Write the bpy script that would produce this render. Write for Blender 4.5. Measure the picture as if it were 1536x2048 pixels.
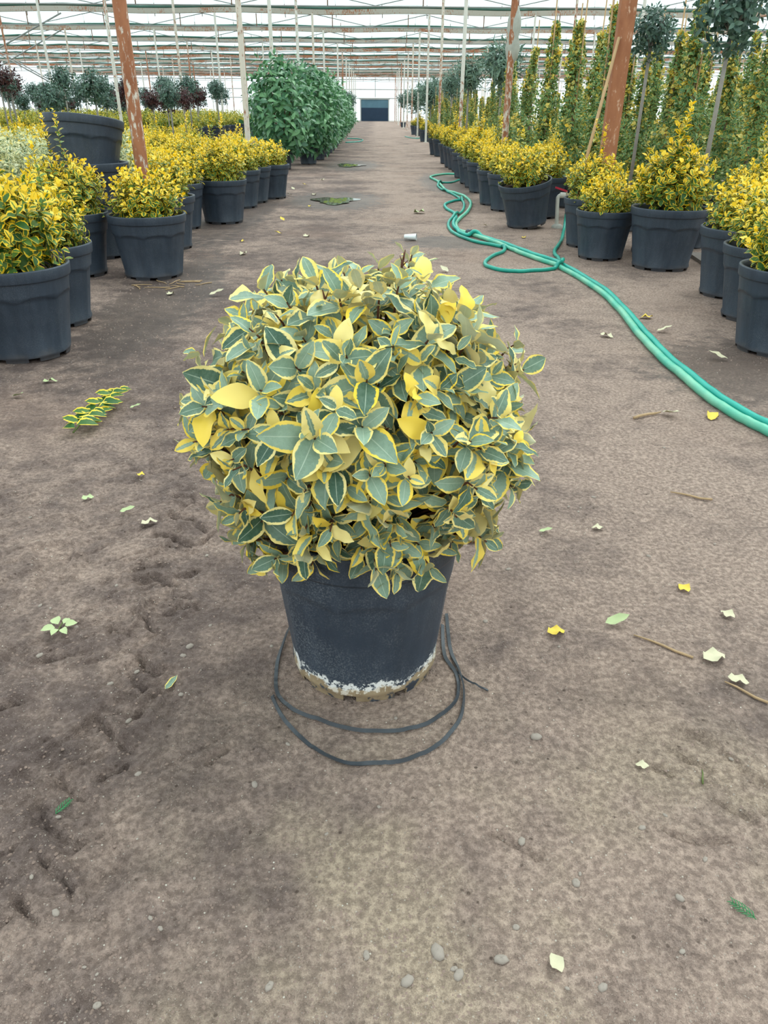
import bpy, math, random
import numpy as np
from math import pi, sin, cos, radians as R
from mathutils import Matrix, Vector

# ------------------------------------------------------------------ camera
sc = bpy.context.scene
for o in list(bpy.data.objects): bpy.data.objects.remove(o)
col = sc.collection
cam = bpy.data.cameras.new('camera'); camo = bpy.data.objects.new('camera', cam); col.objects.link(camo)
cam.sensor_fit = 'VERTICAL'; cam.sensor_height = 24.0; cam.lens = 24.0 * 1480 / 2048
cam.clip_start = 0.02; cam.clip_end = 400
CAM = Vector((0, 0, 1.18))
camo.matrix_world = Matrix.Translation(CAM) @ Matrix.Rotation(R(-0.78), 4, 'Z') @ Matrix.Rotation(R(90 - 28.5), 4, 'X') @ Matrix.Rotation(R(0.4), 4, 'Z')
sc.camera = camo

# ------------------------------------------------------------------ world: bright overcast sky
w = bpy.data.worlds.new('overcast_sky'); sc.world = w; w.use_nodes = True
wn = w.node_tree.nodes; bg = wn['Background']
bg.inputs[0].default_value = (0.94, 0.985, 1.0, 1); bg.inputs[1].default_value = 1.12
sun = bpy.data.lights.new('veiled_sun', 'SUN'); sun.energy = 1.9; sun.angle = R(38); sun.color = (1, .97, .92)
suno = bpy.data.objects.new('veiled_sun', sun); col.objects.link(suno)
suno.rotation_euler = (R(-26), R(22), 0)
sc.view_settings.view_transform = 'Standard'; sc.view_settings.look = 'None'
sc.view_settings.gamma = 1.0; sc.view_settings.use_curve_mapping = False
sc.view_settings.exposure = 0.43

rng = np.random.default_rng(7); random.seed(7)
U = lambda a, b: float(rng.uniform(a, b))

# ------------------------------------------------------------------ helpers: objects
def tag(o, label=None, cat=None, group=None, kind=None):
    if label: o['label'] = label
    if cat: o['category'] = cat
    if group: o['group'] = group
    if kind: o['kind'] = kind
    return o
def empty(name, loc=(0, 0, 0), rz=0.0):
    o = bpy.data.objects.new(name, None); col.objects.link(o); o.location = loc; o.rotation_euler = (0, 0, rz); o.empty_display_size = .1
    return o
def obj(name, me, parent=None, loc=None):
    o = bpy.data.objects.new(name, me); col.objects.link(o)
    if parent: o.parent = parent
    if loc is not None: o.location = loc
    return o
def mesh(name, V, F, mat=None, smooth=True, uv=None, uv2=None):
    """V (n,3); F (m,4) or (m,3) int array or list of both; uv per vertex"""
    me = bpy.data.meshes.new(name)
    V = np.asarray(V, dtype=np.float32).reshape(-1, 3)
    if isinstance(F, np.ndarray):
        k = F.shape[1]; F = F.astype(np.int32)
        me.vertices.add(len(V)); me.vertices.foreach_set('co', V.ravel())
        me.loops.add(F.size); me.loops.foreach_set('vertex_index', F.ravel())
        me.polygons.add(len(F)); me.polygons.foreach_set('loop_start', np.arange(0, F.size, k, dtype=np.int32))
        me.polygons.foreach_set('loop_total', np.full(len(F), k, dtype=np.int32))
        li = F.ravel()
        me.update(calc_edges=True)
    else:
        me.from_pydata([tuple(map(float, v)) for v in V], [], [tuple(int(i) for i in f) for f in F])
        li = np.array([i for f in F for i in f])
    if uv is not None:
        l = me.uv_layers.new(name='UVMap'); l.data.foreach_set('uv', np.asarray(uv, dtype=np.float32)[li].ravel())
    if uv2 is not None:
        l = me.uv_layers.new(name='var'); l.data.foreach_set('uv', np.asarray(uv2, dtype=np.float32)[li].ravel())
    if smooth: me.polygons.foreach_set('use_smooth', np.ones(len(me.polygons), dtype=bool))
    if mat: me.materials.append(mat)
    me.update()
    return me
class MB:
    def __init__(s): s.V = []; s.F = []
    def add(s, V, F):
        b = len(s.V); s.V += [tuple(map(float, v)) for v in V]; s.F += [tuple(i + b for i in f) for f in F]; return s
    def box(s, c, d, M=None):
        V = [Vector((x * d[0] / 2, y * d[1] / 2, z * d[2] / 2)) for x in (-1, 1) for y in (-1, 1) for z in (-1, 1)]
        if M is not None: V = [M @ v for v in V]
        V = [v + Vector(c) for v in V]
        return s.add(V, [(0, 1, 3, 2), (4, 6, 7, 5), (0, 4, 5, 1), (2, 3, 7, 6), (0, 2, 6, 4), (1, 5, 7, 3)])
    def bar(s, a, b, wd, ht=None):
        a = Vector(a); b = Vector(b); d = b - a; ht = ht or wd
        return s.box((a + b) / 2, (wd, ht, d.length), d.to_track_quat('Z', 'Y').to_matrix())
    def tube(s, pts, r, n=8, cap=True):
        pts = [Vector(p) for p in pts]; rs = r if hasattr(r, '__len__') else [r] * len(pts)
        V = []; F = []; up = None
        for i, p in enumerate(pts):
            t = (pts[min(i + 1, len(pts) - 1)] - pts[max(i - 1, 0)])
            t = t.normalized() if t.length > 1e-9 else Vector((0, 0, 1))
            if up is None:
                up = Vector((0, 0, 1)) if abs(t.z) < .9 else Vector((1, 0, 0))
            x = up - t * up.dot(t)
            x = x.normalized() if x.length > 1e-6 else t.orthogonal().normalized()
            up = x; y = t.cross(x)
            for k in range(n):
                a = 2 * pi * k / n; V.append(p + (x * cos(a) + y * sin(a)) * rs[i])
        for i in range(len(pts) - 1):
            for k in range(n):
                F.append((i * n + k, i * n + (k + 1) % n, (i + 1) * n + (k + 1) % n, (i + 1) * n + k))
        if cap: F += [tuple(range(n))[::-1], tuple((len(pts) - 1) * n + k for k in range(n))]
        return s.add(V, F)
    def lathe(s, prof, n=24, c=(0, 0, 0)):
        V = [(c[0] + r * cos(2 * pi * k / n), c[1] + r * sin(2 * pi * k / n), c[2] + z) for r, z in prof for k in range(n)]
        F = [(i * n + k, i * n + (k + 1) % n, (i + 1) * n + (k + 1) % n, (i + 1) * n + k) for i in range(len(prof) - 1) for k in range(n)]
        return s.add(V, F)
    def mesh(s, name, mat, smooth=True): return mesh(name, s.V, s.F, mat, smooth)
    def build(s, name, mat, parent=None, smooth=True): return obj(name, s.mesh(name, mat, smooth), parent)
def copy_tree(o, parent=None):
    c = o.copy(); col.objects.link(c); c.parent = parent
    for ch in o.children: copy_tree(ch, c)
    return c
def spline(P, n=6):
    P = [np.array(p, float) for p in P]; out = []
    for i in range(len(P) - 1):
        p0, p1, p2, p3 = P[max(i - 1, 0)], P[i], P[i + 1], P[min(i + 2, len(P) - 1)]
        for k in range(n):
            t = k / n
            out.append(.5 * ((2 * p1) + (-p0 + p2) * t + (2 * p0 - 5 * p1 + 4 * p2 - p3) * t * t + (-p0 + 3 * p1 - 3 * p2 + p3) * t ** 3))
    out.append(P[-1]); return out

# ------------------------------------------------------------------ helpers: materials
def lin(r, g, b):
    f = lambda c: c / 12.92 if c <= .04045 else ((c + .055) / 1.055) ** 2.4
    return (f(r / 255), f(g / 255), f(b / 255), 1)
class NT:
    def __init__(s, name):
        s.m = bpy.data.materials.new(name); s.m.use_nodes = True; s.t = s.m.node_tree
        s.b = s.t.nodes['Principled BSDF']; s.out = s.t.nodes['Material Output']
    def n(s, typ, **kw):
        nd = s.t.nodes.new(typ)
        for k, v in kw.items():
            if k.startswith('i_'):
                key = k[2:]; key = int(key) if key.isdigit() else key.replace('_', ' ')
                s.put(nd.inputs[key], v)
            else: setattr(nd, k, v)
        return nd
    def put(s, inp, v):
        if isinstance(v, bpy.types.NodeSocket): s.t.links.new(v, inp)
        elif isinstance(v, bpy.types.Node): s.t.links.new(v.outputs[0], inp)
        else: inp.default_value = v
    def math(s, op, a, b=None, c=None, clamp=False):
        nd = s.t.nodes.new('ShaderNodeMath'); nd.operation = op; nd.use_clamp = clamp
        for i, v in enumerate((a, b, c)):
            if v is not None: s.put(nd.inputs[i], v)
        return nd.outputs[0]
    def mix(s, f, a, b, mode='MIX'):
        nd = s.t.nodes.new('ShaderNodeMix'); nd.data_type = 'RGBA'; nd.blend_type = mode
        s.put(nd.inputs[0], f); s.put(nd.inputs[6], a); s.put(nd.inputs[7], b); return nd.outputs[2]
    def noise(s, vec, scale, detail=3, rough=.5, w=None):
        nd = s.t.nodes.new('ShaderNodeTexNoise')
        if w is not None: nd.noise_dimensions = '4D'; s.put(nd.inputs['W'], w)
        if vec is not None: s.put(nd.inputs['Vector'], vec)
        nd.inputs['Scale'].default_value = scale; nd.inputs['Detail'].default_value = detail; nd.inputs['Roughness'].default_value = rough
        return nd.outputs[0]
    def step(s, v, a, b, lo=0., hi=1.):
        nd = s.t.nodes.new('ShaderNodeMapRange'); nd.interpolation_type = 'SMOOTHSTEP'
        for i, q in enumerate((v, a, b, lo, hi)): s.put(nd.inputs[i], q)
        return nd.outputs[0]
    def coord(s, kind='Object'): return s.t.nodes.new('ShaderNodeTexCoord').outputs[kind]
    def bump(s, h, strength=.3, dist=.01):
        nd = s.t.nodes.new('ShaderNodeBump'); s.put(nd.inputs['Height'], h); nd.inputs['Strength'].default_value = strength; nd.inputs['Distance'].default_value = dist
        s.put(s.b.inputs['Normal'], nd.outputs[0])
    def base(s, c, rough=.6, spec=None):
        s.put(s.b.inputs['Base Color'], c); s.put(s.b.inputs['Roughness'], rough)
        if spec is not None: s.b.inputs['Specular IOR Level'].default_value = spec
        return s.m
def simple(name, c, rough=.6, var=.25, scale=12, spec=.3):
    t = NT(name); n = t.noise(t.coord(), scale, 4)
    t.base(t.mix(n, [x * (1 - var) for x in c[:3]] + [1], [min(1, x * (1 + var)) for x in c[:3]] + [1]), rough, spec); return t.m

def leaf_mat(name, dark, mid, cream, gold, margin=.78, yspan=.95, jag=.45, speck=.0, rib=None, rough=.5, trans=.22, back=None, spec=.35):
    """variegated leaf: UVMap.x across (0..1), UVMap.y along; var.x = how much of the blade is yellow, var.y = random per leaf"""
    t = NT(name)
    uv = t.n('ShaderNodeUVMap', uv_map='UVMap'); va = t.n('ShaderNodeUVMap', uv_map='var')
    s1 = t.n('ShaderNodeSeparateXYZ', i_0=uv.outputs[0]); s2 = t.n('ShaderNodeSeparateXYZ', i_0=va.outputs[0])
    u, v = s1.outputs[0], s1.outputs[1]; yel, rnd = s2.outputs[0], s2.outputs[1]
    a = t.math('ABSOLUTE', t.math('MULTIPLY_ADD', u, 2., -1.))
    sc3 = t.n('ShaderNodeCombineXYZ', i_0=t.math('MULTIPLY', u, 2.2), i_1=t.math('MULTIPLY', v, 4.5), i_2=t.math('MULTIPLY', rnd, 37.))
    jn = t.noise(sc3.outputs[0], 2.2, 4, .6)
    tip = t.math('POWER', t.math('ABSOLUTE', t.math('MULTIPLY_ADD', v, 2., -1.)), 6.)
    e = t.math('MAXIMUM', a, t.math('MULTIPLY', tip, .95))
    e = t.math('MULTIPLY_ADD', t.math('SUBTRACT', jn, .5), jag, e)
    th = t.math('MULTIPLY_ADD', yel, -yspan, margin)
    ym = t.step(e, t.math('SUBTRACT', th, .03), t.math('ADD', th, .03))
    g = t.mix(t.math('MULTIPLY_ADD', t.math('SUBTRACT', jn, .5), .5, rnd, clamp=True), dark, mid)
    if speck:
        sp = t.noise(sc3.outputs[0], 60, 2, .7)
        g = t.mix(t.math('MULTIPLY', t.step(sp, .5, .68), speck), g, lin(196, 214, 206))
    if rib:
        rm = t.math('MULTIPLY', t.step(a, .0, .06, 1., 0.), .8); g = t.mix(rm, g, rib)
    y = t.mix(t.math('FRACT', t.math('MULTIPLY', rnd, 7.31)), cream, gold)
    c = t.mix(ym, g, y)
    if back is not None:
        bf = t.n('ShaderNodeNewGeometry').outputs['Backfacing']; c = t.mix(t.math('MULTIPLY', bf, .55), c, back)
    t.base(c, rough, spec)
    tr = t.n('ShaderNodeBsdfTranslucent', i_0=c); mx = t.n('ShaderNodeMixShader', i_0=trans)
    t.t.links.new(t.b.outputs[0], mx.inputs[1]); t.t.links.new(tr.outputs[0], mx.inputs[2]); t.t.links.new(mx.outputs[0], t.out.inputs[0])
    return t.m

M = {}
M['gilt'] = leaf_mat('gilt_leaf', lin(40, 82, 58), lin(152, 179, 154), lin(244, 230, 160), lin(248, 214, 66), margin=.77, jag=.5, speck=.4, rib=lin(186, 204, 182), rough=.42, trans=.12, back=lin(214, 206, 170))
M['euon'] = leaf_mat('gold_euonymus_leaf', lin(50, 98, 46), lin(112, 150, 72), lin(248, 224, 84), lin(255, 206, 4), margin=.78, jag=.3, rough=.42, trans=.28)
M['column'] = leaf_mat('green_column_leaf', lin(58, 108, 66), lin(118, 156, 98), lin(226, 218, 130), lin(236, 196, 56), margin=.90, jag=.3, rough=.45, trans=.2)
M['silver'] = leaf_mat('silver_leaf', lin(96, 126, 92), lin(150, 168, 128), lin(226, 226, 190), lin(226, 218, 150), margin=.6, jag=.3, rough=.5)
M['laurel'] = leaf_mat('laurel_leaf', lin(52, 104, 72), lin(112, 162, 108), lin(120, 170, 70), lin(130, 170, 60), margin=1.4, jag=.2, rough=.3, spec=.5, rib=lin(120, 160, 110))
M['bay'] = leaf_mat('dark_bay_leaf', lin(50, 80, 70), lin(98, 128, 110), lin(100, 130, 90), lin(90, 120, 60), margin=1.4, jag=.2, rough=.35, spec=.5)
M['purple'] = leaf_mat('purple_leaf', lin(54, 34, 38), lin(96, 62, 60), lin(100, 80, 80), lin(110, 80, 60), margin=1.4, jag=.2, rough=.4)
M['olean'] = leaf_mat('oleander_leaf', lin(76, 104, 92), lin(124, 150, 128), lin(130, 150, 110), lin(130, 150, 90), margin=1.4, jag=.2, rough=.45)

def pot_mat(name, dusty):
    t = NT(name); co = t.coord(); s = t.n('ShaderNodeSeparateXYZ', i_0=co)
    fine = t.noise(co, 260, 3, .7); big = t.noise(co, 7, 4, .6); mp = t.n('ShaderNodeMapping', i_0=co); mp.inputs['Scale'].default_value = (18, 18, 1.5)
    streak = t.noise(mp.outputs[0], 2.2, 3)
    f = t.math('MULTIPLY', t.step(fine, .44, .72), t.step(big, .3, .7))
    c = t.mix(streak, lin(36, 46, 58), lin(58, 69, 82)); c = t.mix(t.math('MULTIPLY', f, dusty), c, lin(150, 156, 160))
    if dusty > .4:      # soil crust and white limescale left around the foot
        wav = t.noise(co, 11, 5, .65)
        lvl = t.math('MULTIPLY_ADD', wav, .11, s.outputs[2])
        crust = t.math('MULTIPLY', t.step(lvl, .098, .104, 1., 0.), t.step(t.noise(co, 13, 4, .6), .44, .48))
        c = t.mix(crust, c, t.mix(t.noise(co, 40, 4), lin(120, 100, 74), lin(178, 160, 130)))
        lime = t.math('MULTIPLY', t.math('MULTIPLY', t.step(lvl, .096, .102), t.step(lvl, .116, .122, 1., 0.)), t.step(t.noise(co, 55, 4, .7), .46, .52))
        c = t.mix(lime, c, lin(225, 226, 222))
        edge = t.math('MULTIPLY', t.math('MULTIPLY', t.step(lvl, .082, .088), t.step(lvl, .1, .105, 1., 0.)), t.step(t.noise(co, 26, 4, .7), .5, .54))
        c = t.mix(edge, c, lin(214, 206, 190))
    else:
        lvl = t.math('MULTIPLY_ADD', t.noise(co, 8, 4, .6), .12, s.outputs[2])
        c = t.mix(t.math('MULTIPLY', t.step(lvl, .05, .12, 1., 0.), .35), c, lin(104, 92, 80))
    t.base(c, .48, .4); t.bump(fine, .08, .002); return t.m
M['pot'] = pot_mat('black_pot_plastic', .22); M['pot_dusty'] = pot_mat('dusty_pot_plastic', .5)
M['soil'] = simple('potting_soil', lin(62, 46, 38), .95, .5, 60)
M['bark'] = simple('brown_bark', lin(96, 62, 48), .8, .35, 40)
M['twig'] = simple('green_twig', lin(92, 104, 58), .7, .3, 30)
M['trunk'] = simple('grey_trunk', lin(142, 138, 130), .8, .3, 20)
M['cane'] = simple('bamboo_cane', lin(178, 146, 106), .7, .25, 9)
def rust_mat(name, paint, amount):
    t = NT(name); oi = t.n('ShaderNodeObjectInfo'); co = t.coord(); mp = t.n('ShaderNodeMapping', i_0=co); mp.inputs['Scale'].default_value = (1, 1, .35)
    ad = t.n('ShaderNodeVectorMath', operation='ADD'); t.put(ad.inputs[0], mp.outputs[0]); t.put(ad.inputs[1], oi.outputs['Location'])
    n = t.noise(ad.outputs[0], 1.1, 2); n2 = t.noise(ad.outputs[0], 26, 4, .7)
    f = t.math('MULTIPLY_ADD', n2, 1.1, t.math('MULTIPLY', n, .7)); f = t.math('MULTIPLY_ADD', oi.outputs['Random'], .2, f)
    rustc = t.mix(t.noise(ad.outputs[0], 14, 4), lin(124, 74, 52), lin(188, 130, 94))
    c = t.mix(t.step(f, amount - .06, amount + .06), rustc, paint)
    t.base(c, .75, .25); t.bump(n2, .2, .003); return t.m
M['rust_post'] = rust_mat('rusty_painted_steel', lin(214, 206, 192), .99)
M['white_post'] = rust_mat('white_painted_steel', lin(218, 216, 206), .86)
M['rust_beam'] = rust_mat('rusty_beam', lin(176, 172, 160), .96)
M['red_post'] = rust_mat('red_oxide_steel', lin(206, 170, 144), 1.16)
M['galv'] = simple('galvanised_rod', lin(150, 152, 150), .6, .25, 3)
M['rod'] = simple('rusty_rod', lin(140, 104, 84), .8, .3, 3)
M['strap'] = simple('black_strap', lin(62, 67, 72), .4, .5, 30)
M['pvc'] = simple('grey_pvc', lin(196, 196, 186), .5, .15, 20)
M['concrete'] = simple('concrete_lump', lin(168, 168, 160), .9, .25, 30)
M['red'] = simple('red_lever', lin(178, 44, 62), .4, .1, 20)
M['brass'] = simple('dull_brass', lin(150, 140, 112), .5, .2, 30)
M['board'] = simple('weathered_board', lin(132, 124, 118), .9, .3, 18)
M['rag'] = simple('grey_plastic_wrap', lin(168, 170, 160), .6, .25, 14)
M['net_roll'] = simple('green_net_roll', lin(70, 104, 92), .8, .25, 6)
M['dark_net'] = simple('navy_shade_net', lin(44, 62, 82), .8, .2, 2)
M['blue_net'] = simple('blue_green_net', lin(92, 126, 142), .8, .35, 1.2)
M['wall_steel'] = simple('pale_steel', lin(178, 180, 176), .6, .2, 3)
M['pebble'] = simple('pebble_stone', lin(150, 140, 130), .8, .35, 20)
M['crumb'] = simple('earth_crumb', lin(132, 114, 104), .95, .35, 9)
M['drygrey'] = simple('dry_leaf', lin(196, 190, 160), .8, .2, 60)
M['dryyel'] = simple('yellow_leaf', lin(214, 186, 70), .6, .3, 60)
M['freshg'] = simple('green_leaf', lin(172, 186, 138), .6, .25, 60)
M['thuja'] = simple('thuja_green', lin(66, 130, 84), .6, .2, 60)
M['moss'] = simple('moss_clump', lin(98, 112, 52), .9, .4, 60)
M['stick'] = simple('dry_stick', lin(168, 142, 108), .8, .25, 40)
M['bottle'] = simple('crushed_white_plastic', lin(214, 220, 218), .3, .1, 30)
def hose_mat(name, a, b):
    t = NT(name); n = t.noise(t.coord(), 5, 4); t.base(t.mix(t.step(n, .35, .65), a, b), .38, .4); return t.m
M['hose_l'] = hose_mat('pale_green_hose', lin(70, 172, 146), lin(118, 186, 156))
M['hose_d'] = hose_mat('teal_hose', lin(12, 150, 136), lin(30, 164, 146))
M['hose_f'] = hose_mat('turquoise_hose', lin(22, 140, 124), lin(36, 156, 136))
t = NT('puddle_water'); t.base(lin(104, 98, 90), .04, .9); M['water'] = t.m

# greenhouse film: partly clear, partly diffusing
t = NT('polythene_film')
tr = t.n('ShaderNodeBsdfTransparent', i_0=(.88, .975, .985, 1)); tl = t.n('ShaderNodeBsdfTranslucent', i_0=(.88, .965, .97, 1))
mx = t.n('ShaderNodeMixShader', i_0=.35); t.t.links.new(tr.outputs[0], mx.inputs[1]); t.t.links.new(tl.outputs[0], mx.inputs[2]); t.t.links.new(mx.outputs[0], t.out.inputs[0])
M['film'] = t.m

# ------------------------------------------------------------------ ground
def vnoise(x, y, seed=0):
    xi = np.floor(x).astype(np.int64); yi = np.floor(y).astype(np.int64); fx = x - xi; fy = y - yi
    fx = fx * fx * (3 - 2 * fx); fy = fy * fy * (3 - 2 * fy)
    def h(a, b):
        n = (a * 374761393 + b * 668265263 + seed * 974634777) & 0x7fffffff
        n = ((n ^ (n >> 13)) * 1274126177) & 0x7fffffff
        return ((n ^ (n >> 16)) & 0xffff) / 65535.0
    return (h(xi, yi) * (1 - fx) + h(xi + 1, yi) * fx) * (1 - fy) + (h(xi, yi + 1) * (1 - fx) + h(xi + 1, yi + 1) * fx) * fy
def fbm(x, y, o=4, seed=0):
    s = 0; a = .5
    for i in range(o): s = s + a * (vnoise(x * 2 ** i, y * 2 ** i, seed + i) - .5); a *= .5
    return s
PRINTS = [(-.62, 2.22, 1.9, .27), (-.60, 1.96, 1.2, .26), (-.62, 1.74, 2.0, .27), (-.58, 1.58, 1.3, .26), (-.62, 1.16, .9, .3), (-.52, 1.32, 2.4, .24), (-.55, .93, 2.3, .28), (-.95, 1.35, 1.0, .28), (-.8, 2.6, 1.7, .28), (-.62, 3.2, 1.6, .3), (-.95, 1.85, 1.9, .26), (-.75, .82, 1.1, .26), (.72, 1.05, 2.2, .28), (-.42, 4.2, 1.7, .3), (-.9, 4.0, 1.6, .3)]
CRACKS = [[(-0.702, 2.167), (-0.653, 2.131), (-0.599, 2.119), (-0.561, 2.073), (-0.534, 2.04)], [(-0.697, 1.996), (-0.687, 2.023), (-0.653, 2.018), (-0.602, 1.985), (-0.548, 1.959), (-0.529, 1.996), (-0.508, 2.029), (-0.471, 2.04)], [(-0.7, 1.817), (-0.667, 1.845), (-0.631, 1.864)], [(-0.668, 1.812), (-0.625, 1.78), (-0.586, 1.745), (-0.541, 1.719)], [(-0.56, 1.78), (-0.538, 1.794), (-0.514, 1.821)], [(-0.689, 1.762), (-0.68, 1.78), (-0.636, 1.767)], [(-0.68, 1.632), (-0.645, 1.624), (-0.605, 1.582), (-0.566, 1.537), (-0.543, 1.515)], [(-0.57, 1.597), (-0.543, 1.608), (-0.538, 1.644), (-0.512, 1.632), (-0.454, 1.624)], [(-0.68, 1.516), (-0.681, 1.545), (-0.652, 1.537), (-0.616, 1.523)], [(-0.614, 1.463), (-0.582, 1.433), (-0.544, 1.388), (-0.508, 1.375), (-0.471, 1.378)], [(-0.598, 1.388), (-0.555, 1.338), (-0.531, 1.309)], [(-0.517, 1.286), (-0.502, 1.306), (-0.486, 1.32)], [(-0.7, 2.254), (-0.673, 2.293), (-0.628, 2.28), (-0.623, 2.229), (-0.661, 2.216)], [(-0.626, 1.249), (-0.596, 1.205), (-0.56, 1.164), (-0.53, 1.139), (-0.492, 1.119)], [(-0.653, 1.074), (-0.615, 1.038), (-0.583, 1.016), (-0.555, 1.003)], [(-0.559, 1.046), (-0.543, 1.064), (-0.519, 1.077), (-0.497, 1.101)], [(-0.66, 1.021), (-0.629, 0.959), (-0.587, 0.928), (-0.535, 0.898)], [(-0.562, 1.246), (-0.538, 1.243), (-0.518, 1.271)], [(-0.354, 1.091), (-0.334, 1.114), (-0.298, 1.143)], [(-0.837, 1.249), (-0.82, 1.266), (-0.805, 1.277)], [(-0.826, 1.418), (-0.776, 1.431), (-0.744, 1.451)], [(0.53, 1.102), (0.564, 1.086), (0.595, 1.064), (0.61, 1.048)], [(0.65, 1.001), (0.675, 0.972), (0.702, 0.953), (0.733, 0.921)], [(0.529, 0.931), (0.561, 0.913), (0.585, 0.895), (0.631, 0.895), (0.703, 0.903)], [(0.198, 0.933), (0.252, 0.901), (0.311, 0.858)], [(0.661, 1.178), (0.697, 1.142)], [(0.616, 1.125), (0.653, 1.096), (0.706, 1.047)], [(-1.096, 3.874), (-0.936, 3.744)], [(-0.952, 3.702), (-0.826, 3.582)], [(-1.003, 3.392), (-0.796, 3.43)], [(-0.624, 0.891), (-0.555, 0.851), (-0.509, 0.794)], [(-0.622, 0.804), (-0.542, 0.75)]]
PUD = [(-.6, 11.9, .5, .75), (-.62, 19.9, .5, .95)]
def height(x, y):
    x = np.asarray(x, float); y = np.asarray(y, float)
    near = np.clip(1.6 - np.abs(y) / 12, .35, 1)
    z = .020 * fbm(x * .9, y * .9, 3, 1) + .020 * fbm(x * 4.5, y * 4.5, 4, 9) * near
    mud = np.clip((-.05 - x) / .6, 0, 1) * np.clip((5.5 - y) / 3, 0, 1)
    rx, ry = x * .8 + y * .6, -x * .6 + y * .8
    rid = np.abs(fbm(rx * 5.5, ry * 12, 4, 21)); z = z - mud * .022 * np.clip(.06 - rid, 0, 1) / .06 * .4
    z = z + mud * .012 * fbm(rx * 16, ry * 26, 3, 33)
    for (cx, cy, an, ln) in PRINTS:
        dx, dy = x - cx, y - cy; m = (np.abs(dx) < .4) & (np.abs(dy) < .4)
        if not m.any(): continue
        l = (dx * cos(an) + dy * sin(an)) / (ln / 2); wd = (-dx * sin(an) + dy * cos(an)) / .052
        wd = wd / (1 - .22 * np.cos((l + .35) * 2.6)); q = np.sqrt(l ** 4 + wd ** 4) ** .5
        q = q + .35 * fbm(x * 18, y * 18, 2, 5)
        tread = .5 + .5 * np.sign(np.sin(l * 22 + np.abs(wd) * 2))
        z = z - np.where(m, np.clip((1.02 - q) / .12, 0, 1) * (.005 + .003 * tread), 0)
        z = z + np.where(m, .006 * np.exp(-((q - 1.15) / .14) ** 2) * (.4 + vnoise(x * 14, y * 14, 3)), 0)
    for ci, cr in enumerate(CRACKS):
        C = np.array(cr); lo = C.min(0) - .08; hi = C.max(0) + .08
        m = (x > lo[0]) & (x < hi[0]) & (y > lo[1]) & (y < hi[1])
        if not m.any(): continue
        xm, ym = x[m], y[m]; d = np.full(xm.shape, 9.0); sg = np.zeros(xm.shape); along = np.zeros(xm.shape)
        wx = xm + .022 * fbm(xm * 26, ym * 26, 3, 41); wy = ym + .022 * fbm(xm * 26, ym * 26, 3, 43)
        for k, (a, b) in enumerate(zip(cr[:-1], cr[1:])):
            ax, ay = a; bx, by = b; L2 = (bx - ax) ** 2 + (by - ay) ** 2
            tt = np.clip(((wx - ax) * (bx - ax) + (wy - ay) * (by - ay)) / L2, 0, 1)
            dd = np.hypot(wx - ax - tt * (bx - ax), wy - ay - tt * (by - ay)); cl = dd < d
            sg = np.where(cl, np.sign((bx - ax) * (wy - ay) - (by - ay) * (wx - ax)), sg); along = np.where(cl, (k + tt) / (len(cr) - 1), along); d = np.minimum(d, dd)
        st = (1.0 if C[0, 0] < .1 else .6) * (.55 + .9 * vnoise(xm * 30, ym * 30, 77)) * np.clip(np.sin(np.pi * np.clip(along, .04, .96)) * 2, 0, 1)
        z[m] += st * (-.014 * np.exp(-(d / (.0055 if C[0, 0] < .1 else .004)) ** 2) + .007 * np.exp(-((d - .017) / .011) ** 2) * np.where(sg > 0, 1., .35) - .004 * np.exp(-(d / .05) ** 2) * np.where(sg < 0, 1., 0.))
    for (cx, cy, a, b) in PUD:
        q = np.hypot((x - cx) / a, (y - cy) / b); z = z - .022 * np.exp(-(q * 1.1) ** 2)
    mid = np.clip((6 - y) / 3, 0, 1)
    z = z + mid * (.0045 * fbm(x * 30, y * 30, 3, 51) + .004 * np.clip(fbm(x * 55, y * 55, 2, 61) - .06, 0, 1) * 3)
    clod = vnoise(x * 24, y * 24, 71); z = z + mid * .005 * np.clip((clod - .8) / .12, 0, 1) * (.35 + mud)
    # level around the foot of the front pot
    f = np.exp(-(np.hypot(x + .025, y - 1.44) / .21) ** 6); z = z * (1 - f)
    return z
def axis(dense0, dense1, step, lo, hi, g):
    a = list(np.arange(dense0, dense1, step)); s = step; p = a[-1]
    while p < hi: s *= g; p += s; a.append(min(p, hi))
    s = step; p = a[0]; pre = []
    while p > lo: s *= g; p -= s; pre.append(max(p, lo))
    return np.array(pre[::-1] + a)
gx = axis(-.85, .8, .005, -34, 34, 1.035); gy = axis(.52, 2.15, .005, -14, 112, 1.0145)
GX, GY = np.meshgrid(gx, gy); GZ = height(GX, GY)
nx, ny = len(gx), len(gy); idx = np.arange(nx * ny).reshape(ny, nx)
FQ = np.stack([idx[:-1, :-1], idx[:-1, 1:], idx[1:, 1:], idx[1:, :-1]], -1).reshape(-1, 4)
t = NT('trodden_earth'); co = t.coord(); s = t.n('ShaderNodeSeparateXYZ', i_0=co); X, Y = s.outputs[0], s.outputs[1]
n1 = t.noise(co, 1.3, 5, .6); n2 = t.noise(co, 9, 5, .65); n3 = t.noise(co, 70, 4, .7); n4 = t.noise(co, 260, 3, .7)
sand = t.math('MULTIPLY_ADD', t.math('SUBTRACT', n2, .5), .7, n1)
side = t.step(X, -.75, .35); sand = t.math('MULTIPLY_ADD', side, .17, sand)
c = t.mix(t.step(sand, .34, .78), lin(118, 103, 98), lin(194, 170, 155))
pale = t.math('MULTIPLY', t.step(t.noise(co, 2.1, 4, .6), .42, .6), t.math('MULTIPLY', t.step(Y, 1.5, .8), t.step(X, -.55, -.15)))
c = t.mix(t.math('MULTIPLY', pale, .85), c, lin(200, 180, 156))
c = t.mix(t.step(n3, .35, .7), t.mix(.62, c, lin(80, 65, 58)), c)
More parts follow.
